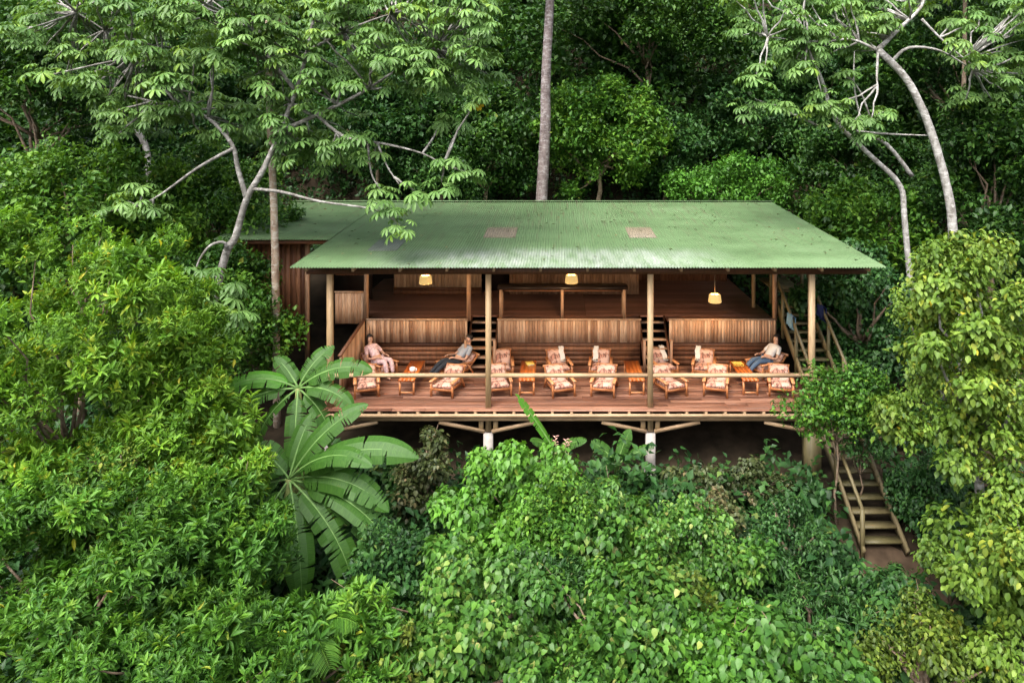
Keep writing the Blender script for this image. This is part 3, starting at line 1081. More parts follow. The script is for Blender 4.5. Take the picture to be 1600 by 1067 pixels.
def lathe(prof, n=14):
    g = G(); V, Fs = [], []
    for r, z in prof:
        for k in range(n):
            an = 2 * math.pi * k / n; V.append((r * math.cos(an), r * math.sin(an), z))
    for i in range(len(prof) - 1):
        for k in range(n): Fs.append((i * n + k, i * n + (k + 1) % n, (i + 1) * n + (k + 1) % n, (i + 1) * n + k))
    g.faces(V, Fs, .5)
    return g


cup = lathe([(.0, 0), (.05, 0), (.075, .05), (.08, .12), (.07, .12), (.062, .02), (0, .015)]).build('cup', M['ceramic'], None, True)
cup.location = (-4.12, 19.9, .439)
tag(cup, 'white cup on the coffee table between the first two chairs', 'cup')
g = G(); g.tube([(.07, 0, .1), (.12, 0, .09), (.12, 0, .04), (.07, 0, .03)], .012, 6); g.build('handle', M['ceramic'], cup, True)
M['yellow'] = plain_mat('yellow_cover', (.62, .42, .08), .6, .3, .1)
b = empty('book', (-.82, 20.55, .439), .3, 'yellow book lying on the coffee table by the second post', 'book')
g = G(); g.box(-.11, .11, -.15, .15, 0, .006, .5); g.box(-.11, .11, -.15, .15, .034, .04, .5); g.box(-.11, -.103, -.15, .15, .0065, .0335, .5); g.build('cover', M['yellow'], b)
g = G(); g.box(-.1025, .10, -.14, .14, .0065, .0335, .5); g.build('pages', M['white'], b)


def cloth_drape(label, name, cat, mat, pts_center, width, th=.018, rot=0, axis='x'):
    """folded cloth following a profile of (y,z) points, extruded across x, slightly wavy"""
    g = G(); V, Fs = [], []
    nx = 9; m = len(pts_center)
    for layer in (0, 1):
        for i in range(nx):
            t = i / (nx - 1) - .5
            for j, (yy, zz) in enumerate(pts_center):
                w = .012 * math.sin(i * 1.7 + j * .9) + .02 * noise.noise((i * .6, j * .5, width * 9))
                V.append((t * width + .03 * noise.noise((j * .7, width * 7, 1.5)), yy + w + (th if layer else 0) * 1.0, zz + (th * .6 if layer else 0)))
    off = nx * m
    for i in range(nx - 1):
        for j in range(m - 1):
            q = (i * m + j, i * m + j + 1, (i + 1) * m + j + 1, (i + 1) * m + j)
            Fs.append(q); Fs.append(tuple(k + off for k in q[::-1]))
    rim = [j for j in range(m)] + [i * m + m - 1 for i in range(1, nx)] + [(nx - 1) * m + j for j in range(m - 2, -1, -1)] + [i * m for i in range(nx - 2, 0, -1)]
    for a_, b_ in zip(rim, rim[1:] + rim[:1]): Fs.append((a_, b_, b_ + off, a_ + off))
    g.faces(V, Fs, .5)
    o = g.build(name, M[mat], None, True)
    return tag(o, label, cat)


# white towels over the backs of two chairs
TOWEL = [(.18, .33), (.28, .375), (.38, .455), (.48, .535), (.58, .60), (.66, .625), (.72, .60), (.735, .48), (.74, .34)]
for ci, dx, lab in ((3, .17, 'white towel over the back of the fourth chair by the plank fronts'), (4, -.16, 'white towel over the back of the fifth chair by the plank fronts'),
                    (5, .19, 'white towel over the back of the sixth chair by the plank fronts'), (6, -.2, 'white towel over the back of the seventh chair by the plank fronts')):
    t = cloth_drape(lab, 'towel', 'towel', 'white', TOWEL, .15)
    c = chairs_back[ci]
    t.rotation_euler = c.rotation_euler
    t.location = Vector(c.location) + Matrix.Rotation(c.rotation_euler.z, 3, 'Z') @ Vector((dx, -.02, .015))
t = cloth_drape('folded yellow cloth on the coffee table at the right end', 'cloth', 'cloth', 'yellow', [(-.16, .02), (-.05, .028), (.06, .02), (.16, .024)], .3)
t.location = (5.24, 20.5, .435)
# towels on the stair rail
RAILT = [(-.06, -.42), (-.055, -.2), (-.05, .02), (0, .06), (.05, .02), (.055, -.16), (.06, -.3)]
for x, yy, mat, lab, rz in ((sx0 - .03, 20.6, 'towel_pale', 'pale blue towel hanging over the inner handrail of the outdoor stair', 90), (sx1 + .03, 20.9, 'towel_navy', 'navy blue towel hanging over the outer handrail of the outdoor stair', 90)):
    t = cloth_drape(lab, 'towel', 'towel', mat, RAILT, .5)
    t.location = (x, yy, sz(yy) + .90); t.rotation_euler = (0, math.radians(-0), math.radians(rz))

# long black bar counter on the raised floor
bar = empty('bar_counter', (.1, 22.3, 1.352), 0, 'long black high bar table on the raised floor behind the middle plank front', 'bar table')
g = G(); g.box(-2.0, 2.08, -.28, .28, .92, 1.0, .5); g.build('counter_top', M['black'], bar)
for x in (-1.9, .03, 1.98):
    for yy in (-.2, .2):
        g = G(); g.box(x - .045, x + .045, yy - .045, yy + .045, 0, .92, .5); g.build('leg', M['plank'], bar)
g = G(); g.box(-1.85, 1.93, -.18, .18, .84, .87, .5); g.build('shelf', M['plank_dark'], bar)

# lamps
for (u, v, yy, lab) in ((665, 437, 20.4, 'lit woven lamp shade hanging in the left bay'), (893, 436, 20.4, 'lit woven lamp shade hanging in the middle bay above the bar'), (1117, 466, 20.4, 'lit woven lamp shade hanging lowest, in the right bay')):
    c = P(u, v, yy)
    r = empty('pendant_lamp', (c.x, c.y, c.z), 0, lab, 'lamp', 'lamps hanging under the roof')
    lathe([(.13, .125), (.165, .105), (.19, -.09), (.18, -.115), (.17, -.105), (.175, -.085), (.152, .095), (.12, .115)], 20).build('shade', M['shade'], r, True)
    lathe([(.0, -.07), (.03, -.06), (.045, -.02), (.03, .03), (.015, .06), (.015, .1)], 10).build('bulb', M['shade'], r, True)
    top = roof_z(yy) - .05 - c.z
    g = G(); g.tube([(0, 0, .1), (0, 0, top)], .008, 5); g.build('cable', M['cord_black'], r)
    g = G(); [g.beam((0, 0, .13), (.128 * math.cos(k * 2.094), .128 * math.sin(k * 2.094), .118), .008, .008) for k in range(3)]; g.build('spider', M['cord_black'], r)
    li = bpy.data.lights.new('bulb_light', 'POINT'); li.energy = 48; li.color = (1, .68, .36); li.shadow_soft_size = .08
    lo = bpy.data.objects.new('bulb_light', li); COL.objects.link(lo); lo.parent = r; lo.location = (0, 0, -.14)


# ================================================================== PEOPLE
def skin_mesh(name, joints, edges, mat, parent, sub=1, root=0):
    me = bpy.data.meshes.new(name)
    me.from_pydata([j[0] for j in joints], edges, [])
    me.materials.append(mat)
    o = bpy.data.objects.new(name, me)
    COL.objects.link(o)
    o.parent = parent
    sk = o.modifiers.new("skin", 'SKIN')
    sk.use_smooth_shade = True
    for i, j in enumerate(joints):
        r = j[1]
        me.skin_vertices[0].data[i].radius = r if hasattr(r, '__len__') else (r, r)
        me.skin_vertices[0].data[i].use_root = (i == root)
    su = o.modifiers.new("sub", 'SUBSURF'); su.levels = sub; su.render_levels = sub
    return o


def make_person(chair, label, shirt, legs_mat, pose, hair_len=.0, book=False, extend=False):
    """seated, leaning back, facing the chair's -y"""
    r = empty('person', chair.location, chair.rotation_euler.z, label, 'person')
    J, E = [], []

    def j(p, rad, prev=None):
        J.append((p, rad)); i = len(J) - 1
        if prev is not None: E.append((prev, i))
        return i
    pel = j((0, .10, .42), (.15, .11))
    wai = j((0, .24, .55), (.13, .10), pel)
    che = j((0, .38, .69), (.155, .115), wai)
    sho = j((0, .46, .77), (.13, .08), che)
    nk = j((0, .50, .845), (.052, .055), sho)
    hd = j((0, .505, .925), (.072, .08), nk)
    hd2 = j((0, .505, 1.005), (.078, .092), hd)
    hd3 = j((0, .51, 1.07), (.055, .065), hd2)
    nose = j((0, .42, .975), (.013, .014), hd2)
    for s in (-1, 1):
        ear = j((s * .082, .515, .98), (.012, .02), hd2)
        sh = j((s * .175, .455, .745), (.055, .055), sho)
        el = j((s * .30, .20, .50), (.042, .042), sh)
        fa = j((s * .24, .04, .54), (.036, .036), el)
        wr = j((s * .16, -.12, .59), (.026, .022), fa)
        pm = j((s * .13, -.17, .59), (.036, .018), wr)
        for q in range(4):
            f1 = j((s * (.115 + .012 * q) - .0, -.215 - .006 * (1.5 - abs(q - 1.5)), .592 - .002 * q), (.0085, .0085), pm)
            f2 = j((s * (.105 + .013 * q), -.25 - .008 * (1.5 - abs(q - 1.5)), .575), (.007, .007), f1)
        th = j((s * .10, -.165, .605), (.0095, .0095), pm)
        th2 = j((s * .085, -.195, .60), (.008, .008), th)
        hp = j((s * .095, .04, .42), (.09, .09), pel)
        if extend:
            kn = j((s * .11, -.34, .47), (.062, .062), hp); ca = j((s * .10, -.55, .35), (.054, .054), kn)
            an = j((s * .09, -.80, .155), (.036, .036), ca); to = j((s * .10, -.90, .20), (.034, .026), an)
        else:
            kn = j((s * .11, -.36, .50), (.062, .062), hp); ca = j((s * .11, -.43, .32), (.054, .054), kn)
            an = j((s * .105, -.47, .085), (.036, .036), ca); to = j((s * .11, -.63, .045), (.036, .026), an)
    body = skin_mesh('body', J, E, M['skin'], r, 1)
    # hair cap
    g = G(); V, Fs = [], []
    nu, nv = 14, 8
    for a_ in range(nv):
        ph = math.pi * .60 * a_ / (nv - 1)
        for b_ in range(nu):
            th = 2 * math.pi * b_ / nu
            fr = math.sin(th) < -.3
            p_ = min(ph, math.pi * .33) if fr else ph
            drop = -hair_len * max(0, (a_ - nv + 3) / 2) if not fr else 0
            V.append((.102 * math.sin(p_) * math.cos(th), .52 + .122 * math.sin(p_) * math.sin(th), 1.005 + .125 * math.cos(p_) + drop))
    for a_ in range(nv - 1):
        for b_ in range(nu): Fs.append((a_ * nu + b_, a_ * nu + (b_ + 1) % nu, (a_ + 1) * nu + (b_ + 1) % nu, (a_ + 1) * nu + b_))
    g.faces(V, Fs, .5)
    g.build('hair', M['hair'], r, True)
    # eyes
    for s in (-1, 1):
        e_ = lathe([(0, -.012), (.009, -.008), (.012, 0), (.009, .008), (0, .012)], 8).build('eye', M['hair'], r, True); e_.location = (s * .034, .428, .995)
    # shirt: torso and upper arms; trousers: hips and legs
    SJ = [((0, .115, .45), (.17, .13)), ((0, .24, .55), (.15, .12)), ((0, .38, .69), (.172, .132)), ((0, .455, .765), (.15, .10)), ((0, .485, .81), (.07, .07)),
          ((-.175, .455, .745), (.073, .073)), ((-.27, .27, .58), (.06, .06)), ((.175, .455, .745), (.073, .073)), ((.27, .27, .58), (.06, .06))]
    skin_mesh('shirt', SJ, [(0, 1), (1, 2), (2, 3), (3, 4), (3, 5), (5, 6), (3, 7), (7, 8)], M[shirt], r, 1)
    TJ = [((0, .10, .42), (.165, .125))]; TE = []
    for s in (-1, 1):
        b0 = len(TJ)
        if extend: TJ += [((s * .095, .03, .42), (.105, .105)), ((s * .11, -.34, .47), (.078, .078)), ((s * .10, -.55, .35), (.07, .07)), ((s * .092, -.76, .185), (.055, .055))]
        else: TJ += [((s * .095, .03, .42), (.105, .105)), ((s * .11, -.36, .50), (.078, .078)), ((s * .11, -.43, .32), (.07, .07)), ((s * .105, -.465, .14), (.06, .06))]
        TE += [(0, b0), (b0, b0 + 1), (b0 + 1, b0 + 2), (b0 + 2, b0 + 3)]
    skin_mesh('trousers', TJ, TE, M[legs_mat], r, 1)
    if book:
        pass
    return r


make_person(chairs_back[0], 'person in pink shirt and trousers with dark hair, leaning back in the leftmost chair', 'pink', 'pink', 0, .16)
make_person(chairs_back[1], 'person in charcoal trousers and grey top, legs stretched out on the second chair', 'grey', 'charcoal', 0, .0, extend=True)
make_person(chairs_back[7], 'person in white top and blue jeans with dark hair, reclining at the right end', 'white', 'denim', 0, .12, extend=True)

# ================================================================== BANANAS
def banana_blade(base, dirv, length, width, droop, side_tilt=0.0, tear=.3, seed=0, petiole=.13, roll=0.0, cup=.35):
    """arched torn blade as (blade mesh collector with uv, rib tube points)"""
    rg = random.Random(seed)
    d = Vector(dirv).normalized()
    hd = Vector((d.x, d.y, 0))
    if hd.length < 1e-3: hd = Vector((1, 0, 0))
    hd.normalize()
    el = math.atan2(d.z, Vector((d.x, d.y, 0)).length)
    n = 34
    p = Vector(base)
    pts, tang = [], []
    for i in range(n + 1):
        t = i / n
        ang = el - droop * t ** 1.4
        tg = hd * math.cos(ang) + Vector((0, 0, 1)) * math.sin(ang)
        pts.append(p.copy()); tang.append(tg)
        p = p + tg * (length / n)
    sidev = hd.cross(Vector((0, 0, 1))).normalized()
    i0 = int(n * petiole)
    V, Fs, UV = [], [], []
    for s in (-1, 1):
        gap_open = 0.0
        sag = rg.uniform(-.1, .1)
        for i in range(i0, n):
            t0, t1 = (i - i0) / (n - i0), (i + 1 - i0) / (n - i0)
            def hw(t): return width / 2 * (min(1, t / .09) ** .6) * (.82 + .18 * math.sin(math.pi * min(1, t * 1.1))) * (1 - max(0, (t - .62) / .38) ** 2.4) ** .75 if t < 1 else 0
            if rg.random() < tear: sag = rg.uniform(-.28, .22); shrink = rg.uniform(.2, .85)
            else: shrink = 0
            pa, pb = pts[i], pts[i + 1]
            k0 = len(V)
            rows = []
            for (pp, tg, t, sh) in ((pa, tang[i], t0, 0), (pb, tang[i + 1], t1, shrink)):
                nrm = sidev.cross(tg) * 1.0
                sv = sidev * math.cos(roll) + nrm * math.sin(roll)
                nn = nrm * math.cos(roll) - sidev * math.sin(roll)
                w = hw(t) * (1 - .12 * sh)
                for q in (0.0, .5, 1.0):
                    y = w * q
                    z = cup * w * (q * .55 - (q * q) * (.85 + sag))
                    V.append(pp + sv * (s * y) + nn * z + tg * (y * .18) - tg * (sh * length / n * q * 1.2))
                    UV.append((t * 3, q))
            for q in (0, 1):
                f = (k0 + q, k0 + q + 1, k0 + 3 + q + 1, k0 + 3 + q)
                Fs.append(f if s > 0 else f[::-1])
    return V, Fs, UV, pts, i0


def banana_leaf(parent, base, dirv, length, width, droop, seed, mat='banana', tear=.3, roll=0.0, name='leaf', cup=.35):
    V, Fs, UV, pts, i0 = banana_blade(base, dirv, length, width, droop, tear=tear, seed=seed, roll=roll, cup=cup)
    me = bpy.data.meshes.new(name)
    me.from_pydata([tuple(v) for v in V], [], Fs)
    uvl = me.uv_layers.new(name="UVMap")
    for lp in me.loops: uvl.data[lp.index].uv = UV[lp.vertex_index]
    me.materials.append(M[mat])
    o = bpy.data.objects.new(name, me); COL.objects.link(o); o.parent = parent
    g = G(); n = len(pts)
    g.tube([pts[i] - Vector((0, 0, .008)) for i in range(0, n, 2)], [max(.004, .028 * (1 - i / n)) for i in range(0, n, 2)], 6, .5)
    g.build('midrib', M['midrib'], o, True)
    return o


def dir_px(u0, v0, u1, v1, Y, dy):
    """direction of a leaf seen running from one photo point to the other, dy metres nearer (-) or farther (+)"""
    return P(u1, v1, Y + dy) - P(u0, v0, Y)


def banana(name, label, crown, stem_base_y, leaves, r=.11, group='banana plants'):
    u, v, Y = crown
    c = P(u, v, Y)
    bz = ground_z(c.x, c.y + .1) - .1
    root = empty(name, (c.x, c.y + .1, bz), 0, label, 'banana plant', group)
    L0 = c - Vector((c.x, c.y + .1, bz))
    g = G()
    pts = [Vector((0, 0, 0)).lerp(L0, t) for t in (0, .3, .6, .85, 1.0)]
    g.tube(pts, [r * 1.25, r * 1.1, r, r * .85, r * .55], 12, .5, .04)
    g.build('pseudostem', M['stem'], root, True)
    for k, lf in enumerate(leaves):
        (u1, v1, dy, w, droop, mat, roll) = lf
        d = dir_px(u, v, u1, v1, Y, dy)
        L = d.length * (1 + .12 * droop)
        # aim a little above the chord so the drooping blade ends at the point
        h = Vector((d.x, d.y, 0)).length
        el = math.atan2(d.z, h) + droop * .42
        dd = Vector((d.x, d.y, 0)).normalized() * math.cos(el) + Vector((0, 0, math.sin(el)))
        hx = dd.x / max(1e-3, math.hypot(dd.x, dd.y))
        banana_leaf(root, L0, dd, L, w * .98, droop, 31 * k + int(u), mat, roll=-roll * hx * .9, tear=.20 + .012 * ((7 * k) % 11), cup=.62)
    return root


banana('banana_plant', 'big banana plant with long torn leaves fanning out below the left corner of the deck', (452, 748, 14.6), 0, [
    (642, 722, -.2, .62, 1.0, 'banana', .8),
    (596, 800, -.5, .56, 1.1, 'banana', .8),
    (612, 890, -.6, .56, 1.25, 'banana', .6),
    (548, 942, -.8, .58, 1.1, 'banana', .5),
    (470, 930, -1.0, .62, .9, 'banana', 0),
    (402, 905, -.5, .55, 1.1, 'banana', .6),
    (398, 700, .1, .6, .55, 'banana', .8),
    (570, 640, .5, .5, .8, 'banana', .8),
    (488, 648, .7, .5, .5, 'banana', .6),
    (575, 735, -.7, .46, 1.2, 'banana', .7),
    (525, 910, .1, .5, 1.1, 'banana', .3),
    (604, 940, .0, .46, 1.2, 'banana', .5),
    (430, 965, -.2, .5, 1.0, 'banana', .2),
    (368, 810, .2, .46, 1.1, 'banana', .7)], .13)
banana('banana_plant', 'banana plant with bright new leaf arching left, in front of the deck railing end', (466, 606, 15.8), 0, [
    (344, 630, -.2, .44, 1.5, 'banana_new', .8),
    (575, 585, -.1, .50, 1.1, 'banana', .8),
    (352, 668, -.3, .46, 1.2, 'banana', .7),
    (546, 640, -.4, .46, 1.1, 'banana', .7),
    (460, 730, -.7, .46, .8, 'banana', 0),
    (430, 560, .4, .40, .6, 'banana', .7),
    (520, 545, .5, .45, .8, 'banana', .8),
    (408, 705, -.3, .42, 1.1, 'banana', .4),
    (512, 695, -.2, .42, 1.1, 'banana', .5)], .11)
banana('banana_plant', 'small banana plant sending one upright leaf in front of the deck by the second post', (868, 705, 17.6), 0, [
    (806, 616, -.1, .26, .12, 'banana_new', .9), (915, 690, -.3, .3, .6, 'banana', .8), (830, 690, -.4, .3, .6, 'banana', .8)], .06)
banana('banana_plant', 'dark low banana plant in the shade under the deck by the third post', (965, 725, 18.0), 0, [
    (925, 690, .1, .34, .4, 'banana', .9), (985, 672, .1, .34, .3, 'banana', .9), (1020, 700, -.1, .3, .5, 'banana', .8), (940, 735, -.4, .3, .6, 'banana', .5)], .07)
banana('banana_plant', 'banana plant half hidden by the bright leafy tree at the left', (352, 700, 16.0), 0, [
    (330, 560, .3, .5, .35, 'banana', .8), (365, 590, -.1, .45, .4, 'banana', .8), (300, 640, 0, .45, .6, 'banana', .8), (345, 800, -.5, .5, .6, 'banana', .5)], .1)
# pale heliconia-like flower stalks under the deck
fl = empty('flower_stalks', (P(878, 720, 17.4).x, 17.4, ground_z(P(878, 720, 17.4).x, 17.4)), 0, 'pale pink flower stalks standing in the gap under the deck', 'flower')
zz = P(878, 690, 17.4).z - fl.location.z
for dx, dz in ((-.16, .02), (.1, -.06), (.17, -.12)):
    g = G(); g.tube([(dx * .4, 0, 0), (dx, 0, zz + dz)], .012, 5); g.build('stalk', M['stem'], fl)
    g = G()
    for k in range(9):
        q = k / 9
        an = k * 2.4
        O = np.array([[dx, 0, zz + dz - .25 * q + .1]]); D = np.array([[math.cos(an), math.sin(an), .5]])
        emit(g, T_LANCE, O, D, np.array([[math.cos(an) * -.4, math.sin(an) * -.4, 1.]]), np.array([.1]), np.array([.022]), np.array([.5]))
    g.build('blossom', M['petal'], fl)

def fern(name, label, u, v, Y, n, L, mat, seed, group=None, w=.27, up=.9):
    rg = random.Random(seed)
    c = P(u, v, Y)
    gz = ground_z(c.x, c.y) - .1
    root = empty(name, (c.x, c.y, gz), 0, label, 'fern' if name == 'tree_fern' else 'palm', group)
    top = Vector((0, 0, c.z - gz))
    g = G(); g.tube([(0, 0, 0), (.05, 0, top.z * .5), top], [.08, .065, .055], 9, .5, .08); g.build('trunk', M['bark_brown'], root, True)
    for k in range(n):
        an = 2.399 * k + rg.uniform(-.3, .3)
        el = math.radians(rg.uniform(25, 70)) * up
        hd = Vector((math.cos(an), math.sin(an), 0)); p = top.copy(); pts = []
        m = 22
        LL = L * rg.uniform(.8, 1.1)
        for i in range(m + 1):
            a_ = el - 1.5 * (i / m) ** 1.3
            pts.append(p.copy()); p = p + (hd * math.cos(a_) + Vector((0, 0, math.sin(a_)))) * (LL / m)
        g = G(); g.tube(pts[::3] + [pts[-1]], [.012 * (1 - .8 * i / 8) for i in range(len(pts[::3]) + 1)], 4, .8)
        sd = hd.cross(Vector((0, 0, 1)))
        O, D, N, Ls = [], [], [], []
        for i in range(3, m):
            tg = (pts[i + 1] - pts[i]).normalized()
            for s_ in (-1, 1):
                for h in (0, .5):
                    O.append(pts[i].lerp(pts[i + 1], h)); D.append(sd * s_ + tg * .55 + Vector((0, 0, -.18))); N.append(sd.cross(tg) + sd * s_ * .2)
                    Ls.append(LL * w * math.sin(math.pi * (.12 + .88 * (i - 3) / (m - 3))) ** .6 + .02)
        n_ = len(O); Ls = np.array(Ls) * RNG.uniform(.9, 1.1, n_)
        emit(g, T_LANCE, np.array(O), np.array(D), np.array(N), Ls, Ls * .055, np.clip(RNG.normal(.55, .1, n_) + rg.uniform(-.1, .1), 0, .95))
        g.build('frond', M[mat], root)


fern('palm_plant', 'fresh green feather leaved palm at the bottom edge left of the middle', 470, 1000, 11.0, 11, 1.15, 'lance2', 1)
fern('palm_plant', 'dark feather leaved palm below the bare earth at the foot of the stair', 1345, 950, 14.2, 10, .95, 'dark', 3)
fern('palm_plant', 'thin feather leaved palm in the shade left of the withered bush', 600, 850, 15.6, 9, 1.1, 'dark', 4)

# ================================================================== TREES NEAR THE CAMERA
LG = 'leafy trees on the near left slope'
tree('rosette_tree', 'tall bright tree with whorls of narrow yellow green leaves at the left edge', 'tree', 110, 560, 13.4, (2.5, 1.9, 2.45), 'rosette', 'lance', 54, 62, .62, 0.69, r0=.075, seed=21, tshift=.12, group=LG)
tree('rosette_tree', 'narrow leaved bright tree between the left edge tree and the banana leaves', 'tree', 282, 722, 13.0, (1.3, 1.2, 1.05), 'rosette', 'lance', 54, 30, .5, 0.69, r0=.075, seed=22, tshift=.08, group=LG)
tree('rosette_tree', 'deep green narrow leaved tree filling the bottom left corner', 'tree', 110, 915, 11.2, (2.1, 1.6, 1.7), 'rosette', 'lance2', 54, 50, .55, 0.69, r0=.075, seed=23, tshift=.02, group=LG)
tree('rosette_tree', 'glossy narrow leaved tree left of the hanging banana leaves', 'tree', 322, 895, 11.8, (1.05, 1.1, 1.3), 'rosette', 'lance2', 54, 34, .5, 0.69, r0=.075, seed=24, tshift=.04, group=LG)
tree('rosette_tree', 'low narrow leaved tree at the bottom edge beneath the banana plant', 'tree', 440, 1060, 10.8, (1.6, 1.2, .95), 'rosette', 'lance2', 51, 30, .5, 0.76, r0=.075, seed=25, tshift=.0, group=LG)
tree('rosette_tree', 'narrow leaved tree in the hollow between the left edge tree and the bottom left tree', 'tree', 130, 770, 13.0, (1.9, 1.3, 1.0), 'rosette', 'lance', 40, 36, .5, .72, r0=.06, seed=27, tshift=.06, group=LG)
tree('rosette_tree', 'shaded narrow leaved tree behind the banana plants at the left', 'tree', 255, 600, 15.8, (1.0, 1.0, 1.1), 'rosette', 'lance2', 38, 30, .5, .75, r0=.06, seed=28, tshift=-.06, group=LG)
tree('rosette_tree', 'narrow leaved tree cut by the bottom edge left of the feather leaved palm', 'tree', 250, 1060, 9.8, (1.7, 1.0, .8), 'rosette', 'lance2', 40, 30, .48, .7, r0=.06, seed=29, tshift=.0, group=LG)
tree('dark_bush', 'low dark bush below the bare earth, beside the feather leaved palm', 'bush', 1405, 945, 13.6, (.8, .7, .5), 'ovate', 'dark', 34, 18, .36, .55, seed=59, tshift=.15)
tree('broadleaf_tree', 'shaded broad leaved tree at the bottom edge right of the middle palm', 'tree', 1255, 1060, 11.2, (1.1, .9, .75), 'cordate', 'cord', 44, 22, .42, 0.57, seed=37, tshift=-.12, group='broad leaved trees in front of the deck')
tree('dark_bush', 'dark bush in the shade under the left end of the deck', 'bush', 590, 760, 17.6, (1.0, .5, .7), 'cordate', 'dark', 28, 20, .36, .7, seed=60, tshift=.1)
tree('yellowing_shrub', 'patch of yellow leaved shrub poking through the left trees', 'shrub', 200, 735, 12.2, (1.1, .6, .35), 'ovate', 'ovate', 43, 14, .35, 0.34, seed=26, tshift=.2)
CG = 'broad leaved trees in front of the deck'
tree('broadleaf_tree', 'bright heart leaved tree rising to the deck edge by the second post', 'tree', 805, 818, 15.0, (1.45, 1.3, 1.45), 'cordate', 'cordb', 76, 38, .5, 0.50, seed=31, tshift=.1, group=CG, bark='bark_brown')
tree('broadleaf_tree', 'heart leaved tree right of the brightest one, below the third post', 'tree', 965, 872, 14.2, (1.45, 1.3, 1.25), 'cordate', 'cord', 76, 36, .5, 0.52, seed=32, tshift=.02, group=CG)
tree('broadleaf_tree', 'wide heart leaved tree at the bottom middle', 'tree', 720, 985, 12.2, (1.9, 1.4, 1.25), 'cordate', 'cord', 76, 46, .52, 0.52, seed=33, group=CG, tshift=.03)
tree('broadleaf_tree', 'heart leaved tree at the bottom edge, right of the middle', 'tree', 960, 1020, 11.8, (1.5, 1.3, 1.05), 'cordate', 'cord', 76, 36, .5, 0.52, seed=34, group=CG, tshift=-.03)
tree('broadleaf_tree', 'dull heart leaved tree left of the dark bush beside the lower stair', 'tree', 1110, 880, 14.2, (1.0, 1.0, 1.15), 'cordate', 'cord', 70, 24, .45, 0.45, seed=35, tshift=.02, group=CG)
tree('broadleaf_tree', 'fresh green low tree at the bottom edge below the stair', 'tree', 1130, 1040, 11.6, (1.2, 1.0, .7), 'cordate', 'cordb', 70, 22, .42, 0.54, seed=36, tshift=.0, group=CG)
RG = 'yellow green trees on the right'
tree('ovate_tree', 'yellow green tree with big oval leaves rising at the right edge', 'tree', 1530, 580, 14.4, (1.55, 1.5, 2.55), 'ovate', 'ovate', 64, 54, .52, 0.61, seed=41, tshift=.06, group=RG, bark='bark')
tree('ovate_tree', 'yellow green tree in the bottom right corner', 'tree', 1605, 895, 12.6, (1.5, 1.4, 1.5), 'ovate', 'ovate', 64, 38, .5, 0.61, seed=42, tshift=-.05, group=RG, bark='bark')
tree('ovate_tree', 'straggly yellowish shrubby tree right of the foot of the stair', 'tree', 1440, 1030, 12.2, (1.25, 1.0, .75), 'ovate', 'olive', 54, 24, .42, 0.49, seed=43, tshift=-.05, group=RG)
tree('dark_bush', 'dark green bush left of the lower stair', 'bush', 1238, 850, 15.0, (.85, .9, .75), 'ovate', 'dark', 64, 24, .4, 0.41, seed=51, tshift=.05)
tree('stair_bush', 'loose small leaved bush growing over the middle of the outdoor stair', 'bush', 1308, 638, 16.7, (1.1, .5, .92), 'small', 'mid', 22, 30, .34, 0.63, seed=52, tshift=.0, r0=.03, up=.35)
tree('stair_bush', 'small round leaved bush against the last deck pillar', 'bush', 1345, 688, 16.9, (.62, .4, .42), 'ovate', 'dark', 22, 12, .26, 0.39, seed=58, tshift=.25, r0=.025)
tree('mixed_shrub', 'dark narrow leaved shrub growing up between the heart leaved trees at the bottom', 'shrub', 852, 935, 12.6, (.75, .6, .5), 'lanceloose', 'dark', 36, 16, .34, .75, seed=81, tshift=.25, r0=.04)
tree('mixed_shrub', 'small leaved shrub wedged between the second and third heart leaved trees', 'shrub', 880, 800, 14.0, (.6, .5, .5), 'small', 'mid', 30, 14, .3, .62, seed=82, tshift=.05, r0=.04)
tree('mixed_shrub', 'dark shrub in the gap left of the wide heart leaved tree at the bottom', 'shrub', 610, 905, 13.2, (.6, .6, .8), 'small', 'dark', 34, 18, .32, .7, seed=83, tshift=.0, r0=.04)
tree('mixed_shrub', 'yellowish small leaved shrub beside the feather leaved palm at the bottom edge', 'shrub', 590, 1030, 11.0, (.7, .6, .45), 'ovate', 'olive', 34, 14, .3, .42, seed=84, tshift=.1, r0=.04)
tree('mixed_shrub', 'olive shrub with small leaves in front of the dull heart leaved tree', 'shrub', 1060, 960, 12.4, (.65, .6, .5), 'small', 'olive', 32, 14, .3, .6, seed=85, tshift=-.05, r0=.04)
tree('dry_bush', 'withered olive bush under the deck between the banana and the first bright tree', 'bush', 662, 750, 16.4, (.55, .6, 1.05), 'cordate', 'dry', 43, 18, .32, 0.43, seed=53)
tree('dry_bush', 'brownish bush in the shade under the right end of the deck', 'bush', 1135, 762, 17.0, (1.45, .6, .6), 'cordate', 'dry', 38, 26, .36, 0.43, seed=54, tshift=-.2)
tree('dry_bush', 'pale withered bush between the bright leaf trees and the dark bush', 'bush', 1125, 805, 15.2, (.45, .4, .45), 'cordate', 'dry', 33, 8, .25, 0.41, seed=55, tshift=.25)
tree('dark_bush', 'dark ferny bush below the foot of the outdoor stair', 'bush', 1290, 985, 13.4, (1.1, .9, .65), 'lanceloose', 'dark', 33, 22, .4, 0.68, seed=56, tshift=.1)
tree('dark_bush', 'shaded bush right of the lower stair', 'bush', 1452, 780, 16.2, (.55, .8, 1.0), 'ovate', 'dark', 54, 18, .4, 0.46, seed=57)

